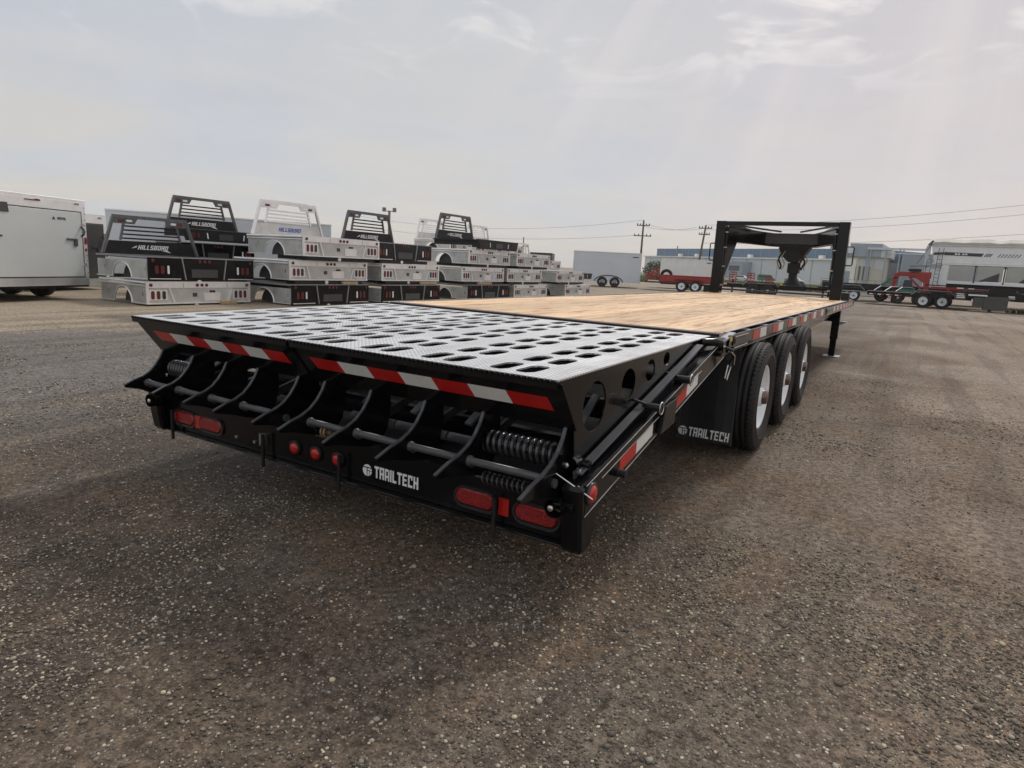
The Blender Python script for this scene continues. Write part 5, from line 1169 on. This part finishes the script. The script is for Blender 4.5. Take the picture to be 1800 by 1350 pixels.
def bldg_right():
    r_ = thing('industrial_building', 'grey-blue industrial building with overhanging roof and open steel frame, right of the gooseneck', 'building', (2.1-7.7*2.6, 101*2.6, 0), -.02); r_.scale = (2.6, 2.6, 2.3)
    mb = MB(); mb.box(0, 3.9, 0, 12, 4.4, 6.45); mb.build('roof_block', 'slatewall', r_, .05)
    mb = MB(); mb.prism([(3.9, 6.45), (5.1, 5.7), (5.1, 4.4), (3.9, 4.4)], 0, 12, 'y'); mb.build('roof_end', 'greywall', r_)
    mb = MB(); mb.box(-.4, .6, -.4, 0, 4.9, 5.9); mb.build('sign_box', 'bluewhite', r_)
    mb = MB(); mb.box(0, 4.6, .5, 12, 0, 4.39); mb.build('wall', 'tanwall', r_)
    for k in range(5): mb = MB(); mb.box(.3+k*.55, .55+k*.55, .46, .499, .8, 3.0); mb.build('window', 'darkglass', r_)
    mb = MB(); mb.box(1.6, 3.0, .46, .499, 2.9, 4.2); mb.box(3.3, 4.4, .46, .499, 2.6, 4.2); mb.build('opening', 'greywall', r_)
    for x in (2.2, 2.55, 4.4, 6.0, 6.4): mb = MB(); mb.box(x, x+.16, -.2, 0, 0, 5.9 if x > 5 else 5.6); mb.build('steel_column', 'slatewall', r_)
    mb = MB(); mb.box(2.2, 9.2, -.25, -.05, 5.55, 5.85); mb.box(4.6, 9.2, -.25, -.05, 5.0, 5.12); mb.box(8.9, 9.2, -.25, -.05, 4.9, 6.0); mb.build('gantry', 'greywall', r_)
    r2 = thing('shed', 'plain slate grey shed behind the red implement', 'building', (2.1-.5*2.6, 108*2.6, 0), 0); r2.scale = (2.6, 2.6, 2.27)
    mb = MB(); mb.box(-.8, 9, 0, 10, 0, 5.35); mb.build('wall', 'slatewall', r2); mb = MB(); mb.box(-.9, 9.1, -.1, 10, 5.35, 5.5); mb.build('roof_edge', 'offwhite', r2)
    mb = MB(); mb.box(2.0, 4.2, -.03, 0, 0, 3.2); mb.build('door', 'greywall', r2)
    r3 = thing('kiosk', 'narrow pale kiosk building beside the gooseneck upright', 'building', (2.1-7.5*2.6, 92*2.6, 0), 0); r3.scale = (2.6, 2.6, 2.2)
    mb = MB(); mb.box(0, 1.25, 0, 3, 0, 3.9); mb.build('wall', 'offwhite', r3); mb = MB(); mb.box(-.05, 1.3, -.05, 3.05, 3.9, 4.0); mb.build('roof', 'greywall', r3); mb = MB(); mb.box(.3, .9, -.02, 0, .1, 2.1); mb.build('door', 'slatewall', r3)
bldg_right()
# fence line and slab in front of the buildings
def fence(x0_, x1_, y0_, y1_, label, h=1.5, n=14):
    r_ = thing('fence', label, 'fence', (x0_, y0_, 0)); d = Vector((x1_-x0_, y1_-y0_, 0))
    for k in range(n+1):
        p = d*(k/n); mb = MB(); mb.tube([(p.x, p.y, 0), (p.x, p.y, h)], .035, 6); mb.build('post', 'polesteel', r_)
    mb = MB(); mb.tube([(0, 0, h), tuple(d+Vector((0, 0, h)))], .025, 6); mb.tube([(0, 0, .1), tuple(d+Vector((0, 0, .1)))], .02, 6); mb.build('rail', 'polesteel', r_)
    mb = MB()
    m_ = 90
    for k in range(m_): 
        p = d*(k/m_); mb.box(p.x-.006, p.x+.006, p.y-.006, p.y+.006, .1, h)
    o = mb.build('mesh', 'polesteel', r_); o['kind'] = 'stuff'
fence(-9.5, 7.5, 108, 108, 'steel mesh fence before the industrial building')
# concrete barrier
r_ = tag(MB().box(-1.6, 1.6, -.3, .3, 0, .95).build('concrete_barrier', 'tanwall', None, .04, loc=(-.3, 62, 0)), 'long pale concrete barrier behind the black trailers', 'barrier')
# grass strip
def grass():
    m = mat('grass', (.11, .125, .055), .9, var=.35, vscale=.6); MT['grass'] = m
    o = MB().add([(-70, 66, .004), (-2.5, 66, .004), (-4, 230, .004), (-120, 330, .004)], [(0, 1, 2, 3)]).build('grass_verge', 'grass'); o['kind'] = 'structure'
    n = 16000; V, Fs = [], []
    xs = rng.uniform(-58, -3, n); ys = 66+90*rng.uniform(0, 1, n)**1.5
    o = MB()
    for x, y in zip(xs, ys):
        h = .12+.16*random.random(); w = .07; t = random.random()*pi; a, b = w*cos(t), w*sin(t)
        i = len(V); V += [(x-a, y-b, 0), (x+a, y+b, 0), (x+random.uniform(-.05, .05), y+random.uniform(-.05, .05), h)]; Fs.append((i, i+1, i+2))
    o.add(V, Fs); q = o.build('grass', 'grass'); q['kind'] = 'stuff'; q['label'] = 'rough green grass on the verge before the warehouse'; q['category'] = 'grass'
grass()
# tuft of grass near the right trailers
def tuft(cx, cy, r, name, label):
    mb = MB()
    for k in range(260):
        a = random.random()*2*pi; q = r*math.sqrt(random.random()); x, y = cx+q*cos(a), cy+q*sin(a)*.5; h = .12+.2*random.random(); t = random.random()*pi
        mb.add([(x-.02*cos(t), y-.02*sin(t), 0), (x+.02*cos(t), y+.02*sin(t), 0), (x+random.uniform(-.06, .06), y, h)], [(0, 1, 2)])
    q = mb.build(name, 'grass'); q['kind'] = 'stuff'; q['label'] = label; q['category'] = 'weeds'
tuft(7.6, 41.2, 1.0, 'weeds', 'green weeds growing beside the black gooseneck flatbed')
# parked cars far away
def car(x, y, rz_, m, label, van=False):
    r_ = thing('parked_car', label, 'car', (x, y, 0), rz_, 'cars parked before the warehouse')
    body = [(-2.1, .35), (2.1, .35), (2.15, .75), (1.2, .85), (.75, 1.35), (-1.2, 1.4), (-1.9, .9), (-2.15, .8)] if not van else [(-2.3, .35), (2.3, .35), (2.3, .95), (1.8, 1.1), (1.3, 1.9), (-2.2, 1.95), (-2.3, 1.0)]
    mb = MB(); mb.prism(body, -.85, .85, 'y'); mb.build('body', m, r_, .05)
    win = [(.62, 1.28), (.98, .90), (-1.6, .92), (-1.15, 1.32)] if not van else [(1.2, 1.75), (1.6, 1.15), (-1.9, 1.15), (-1.9, 1.75)]
    MB().prism(win, -.862, -.851, 'y').build('side_window', 'darkglass', r_); MB().prism(win, .851, .862, 'y').build('side_window', 'darkglass', r_)
    for a in (-1.3, 1.3):
        for s in (-1, 1):
            w = wheel(r_, a, s*.78, .33, 1, .33/.375, TYRE_S); w.rotation_euler = (0, 0, s*pi/2)
for i, (px, m, lab, van) in enumerate(((-27.5, 'carwhite', 'white saloon, leftmost of the cars by the warehouse', 0), (-23.0, 'carblue', 'dark blue hatchback parked by the warehouse window strip', 0), (-19.2, 'carwhite', 'white pickup-like car parked before the slate office wall', 0), (-15.6, 'green', 'green van parked before the warehouse', 1), (-11.6, 'carwhite', 'white saloon right of the green van', 0), (-7.4, 'carwhite', 'white saloon parked just left of the coupler', 0))):
    car(2.1+(px-2.1)*1.9, 96*1.9+(-px)*.3, random.uniform(-.1, .1), m, lab, van)
# utility poles and wires
def pole(x, y, h, label, arms, lean=0.):
    r_ = thing('utility_pole', label, 'utility pole', (x, y, 0), math.atan2(-x, y)*1.0, 'wooden utility poles along the street')
    mb = MB(); mb.tube([(0, 0, 0), (lean*h, 0, h)], [.17, .11], 10); mb.build('shaft', 'polewood', r_)
    for z, w in arms:
        mb = MB(); mb.box(lean*z-w, lean*z+w, -.08, .04, z-.06, z+.06); mb.build('crossarm', 'polewood', r_)
        for q in (-.9, -.45, .45, .9):
            mb = MB(); mb.lathe([(0, .06), (.12, .07), (.2, .03), (.22, .001)], (lean*z+q*w, 0, z+.06), 'z', 8); mb.build('insulator', 'greysteel', r_)
    return r_
P1 = pole(-28.9, 81.6, 7.75, 'taller wooden utility pole with two crossarms, left above the white cargo trailer', ((7.1, .85), (5.75, 1.15)))
P2 = pole(-22.3, 85.0, 7.5, 'leaning wooden utility pole with two crossarms, just left of the gooseneck', ((7.1, .85), (6.3, .7)), .09)
def wire(a, b, sag, label, n=16):
    mb = MB(); a = Vector(a); b = Vector(b); pts = []
    for i in range(n+1):
        t = i/n; p = a.lerp(b, t); p.z -= sag*4*t*(1-t); pts.append(p)
    tag(mb.tube(pts, .016, 4).build('overhead_wire', 'wire'), label, 'wire', 'overhead power lines')
for k, dx in enumerate((-.8, .8)):
    wire((-28.9+dx, 81.6, 7.2), (-22.0+dx, 85, 7.2), .5, 'overhead wire slung between the two wooden poles, '+('outer strand' if k else 'inner strand'))
wire((-28.9, 81.6, 7.8), (-75, 75, 7.6), 1.6, 'upper overhead wire running left from the taller pole')
wire((-29.8, 81.5, 5.8), (-75, 74, 6.0), 1.2, 'lower overhead wire running left from the taller pole')
wire((-21.5, 85, 7.5), (30, 72, 12.0), 1.2, 'highest overhead wire rising right above the gooseneck')
wire((-21.7, 85, 6.9), (30, 73, 11.3), 1.4, 'second overhead wire rising right above the gooseneck')
wire((-21.7, 85, 5.2), (30, 74, 8.8), 1.0, 'lowest overhead wire crossing to the right over the grain trailer')
# floodlight mast
LM = thing('light_mast', 'tall steel floodlight mast rising behind the second and third stacks', 'light mast', (-38.15, 42.68, 0), .7)
mb = MB(); mb.tube([(0, 0, 0), (0, 0, 5.3)], .11, 10); mb.build('shaft', 'polesteel', LM)
for s in (-1, 1):
    mb = MB(); mb.bar((0, 0, 5.2), (s*.45, 0, 5.3), .06, .06); mb.box(s*.45-.16, s*.45+.16, -.12, .12, 5.2, 5.55); mb.build('floodlight', 'polesteel', LM)
mb = MB(); mb.box(-.05, .22, -.05, .05, 3.6, 3.7); mb.build('bracket', 'polesteel', LM)
AN = thing('antenna', 'thin whip antenna rising above the fifth stack', 'antenna', (-27.0, 47.5, 0)); mb = MB(); mb.tube([(0, 0, 0), (0, 0, 3.55)], .045, 6); mb.build('rod', 'polesteel', AN)
mb = MB(); mb.box(-.15, .15, -.15, .15, 0, .1); mb.build('base', 'polesteel', AN)
# bush
def bush(x, y, label, r=1.6, h=2.4):
    r_ = thing('bush', label, 'bush', (x, y, 0)); mb = MB(); mb.tube([(0, 0, 0), (.1, 0, h*.6)], [.10, .04], 6); mb.build('stem', 'polewood', r_)
    mb = MB()
    for k in range(1500):
        while True:
            p = Vector((random.uniform(-1, 1), random.uniform(-1, 1), random.uniform(-1, 1)))
            if p.length < 1 and p.length > .35+.3*mnoise.noise(p*2.5): break
        q = Vector((p.x*r, p.y*r, h*.55+p.z*h*.48)); n = Vector((random.gauss(0, 1), random.gauss(0, 1), random.gauss(0, 1))).normalized(); a = n.orthogonal().normalized()*.10; b = n.cross(a).normalized()*.07
        mb.add([q-a, q-b, q+a, q+b], [(0, 1, 2, 3)])
    o = mb.build('foliage', 'leaf', r_)
bush(-25.6, 78.5, 'green bush standing between the white tandem trailer and the red one', 1.7, 2.5)
bush(-23.0, 79.5, 'smaller green bush behind the spare tyre of the red trailer', 1.2, 1.7)

# ------------------------------------------------------------------ haze in the air
mh = bpy.data.materials.new('haze'); mh.use_nodes = True; nt = mh.node_tree; nt.nodes.clear()
o_ = nt.nodes.new('ShaderNodeOutputMaterial'); v_ = nt.nodes.new('ShaderNodeVolumePrincipled'); v_.inputs['Density'].default_value = .00038; v_.inputs['Color'].default_value = (.93, .93, .93, 1); v_.inputs['Anisotropy'].default_value = .2
nt.links.new(v_.outputs[0], o_.inputs['Volume']); MT['haze'] = mh
hz = MB().box(-700, 700, -200, 900, -1, 24).build('haze', 'haze'); hz['kind'] = 'stuff'
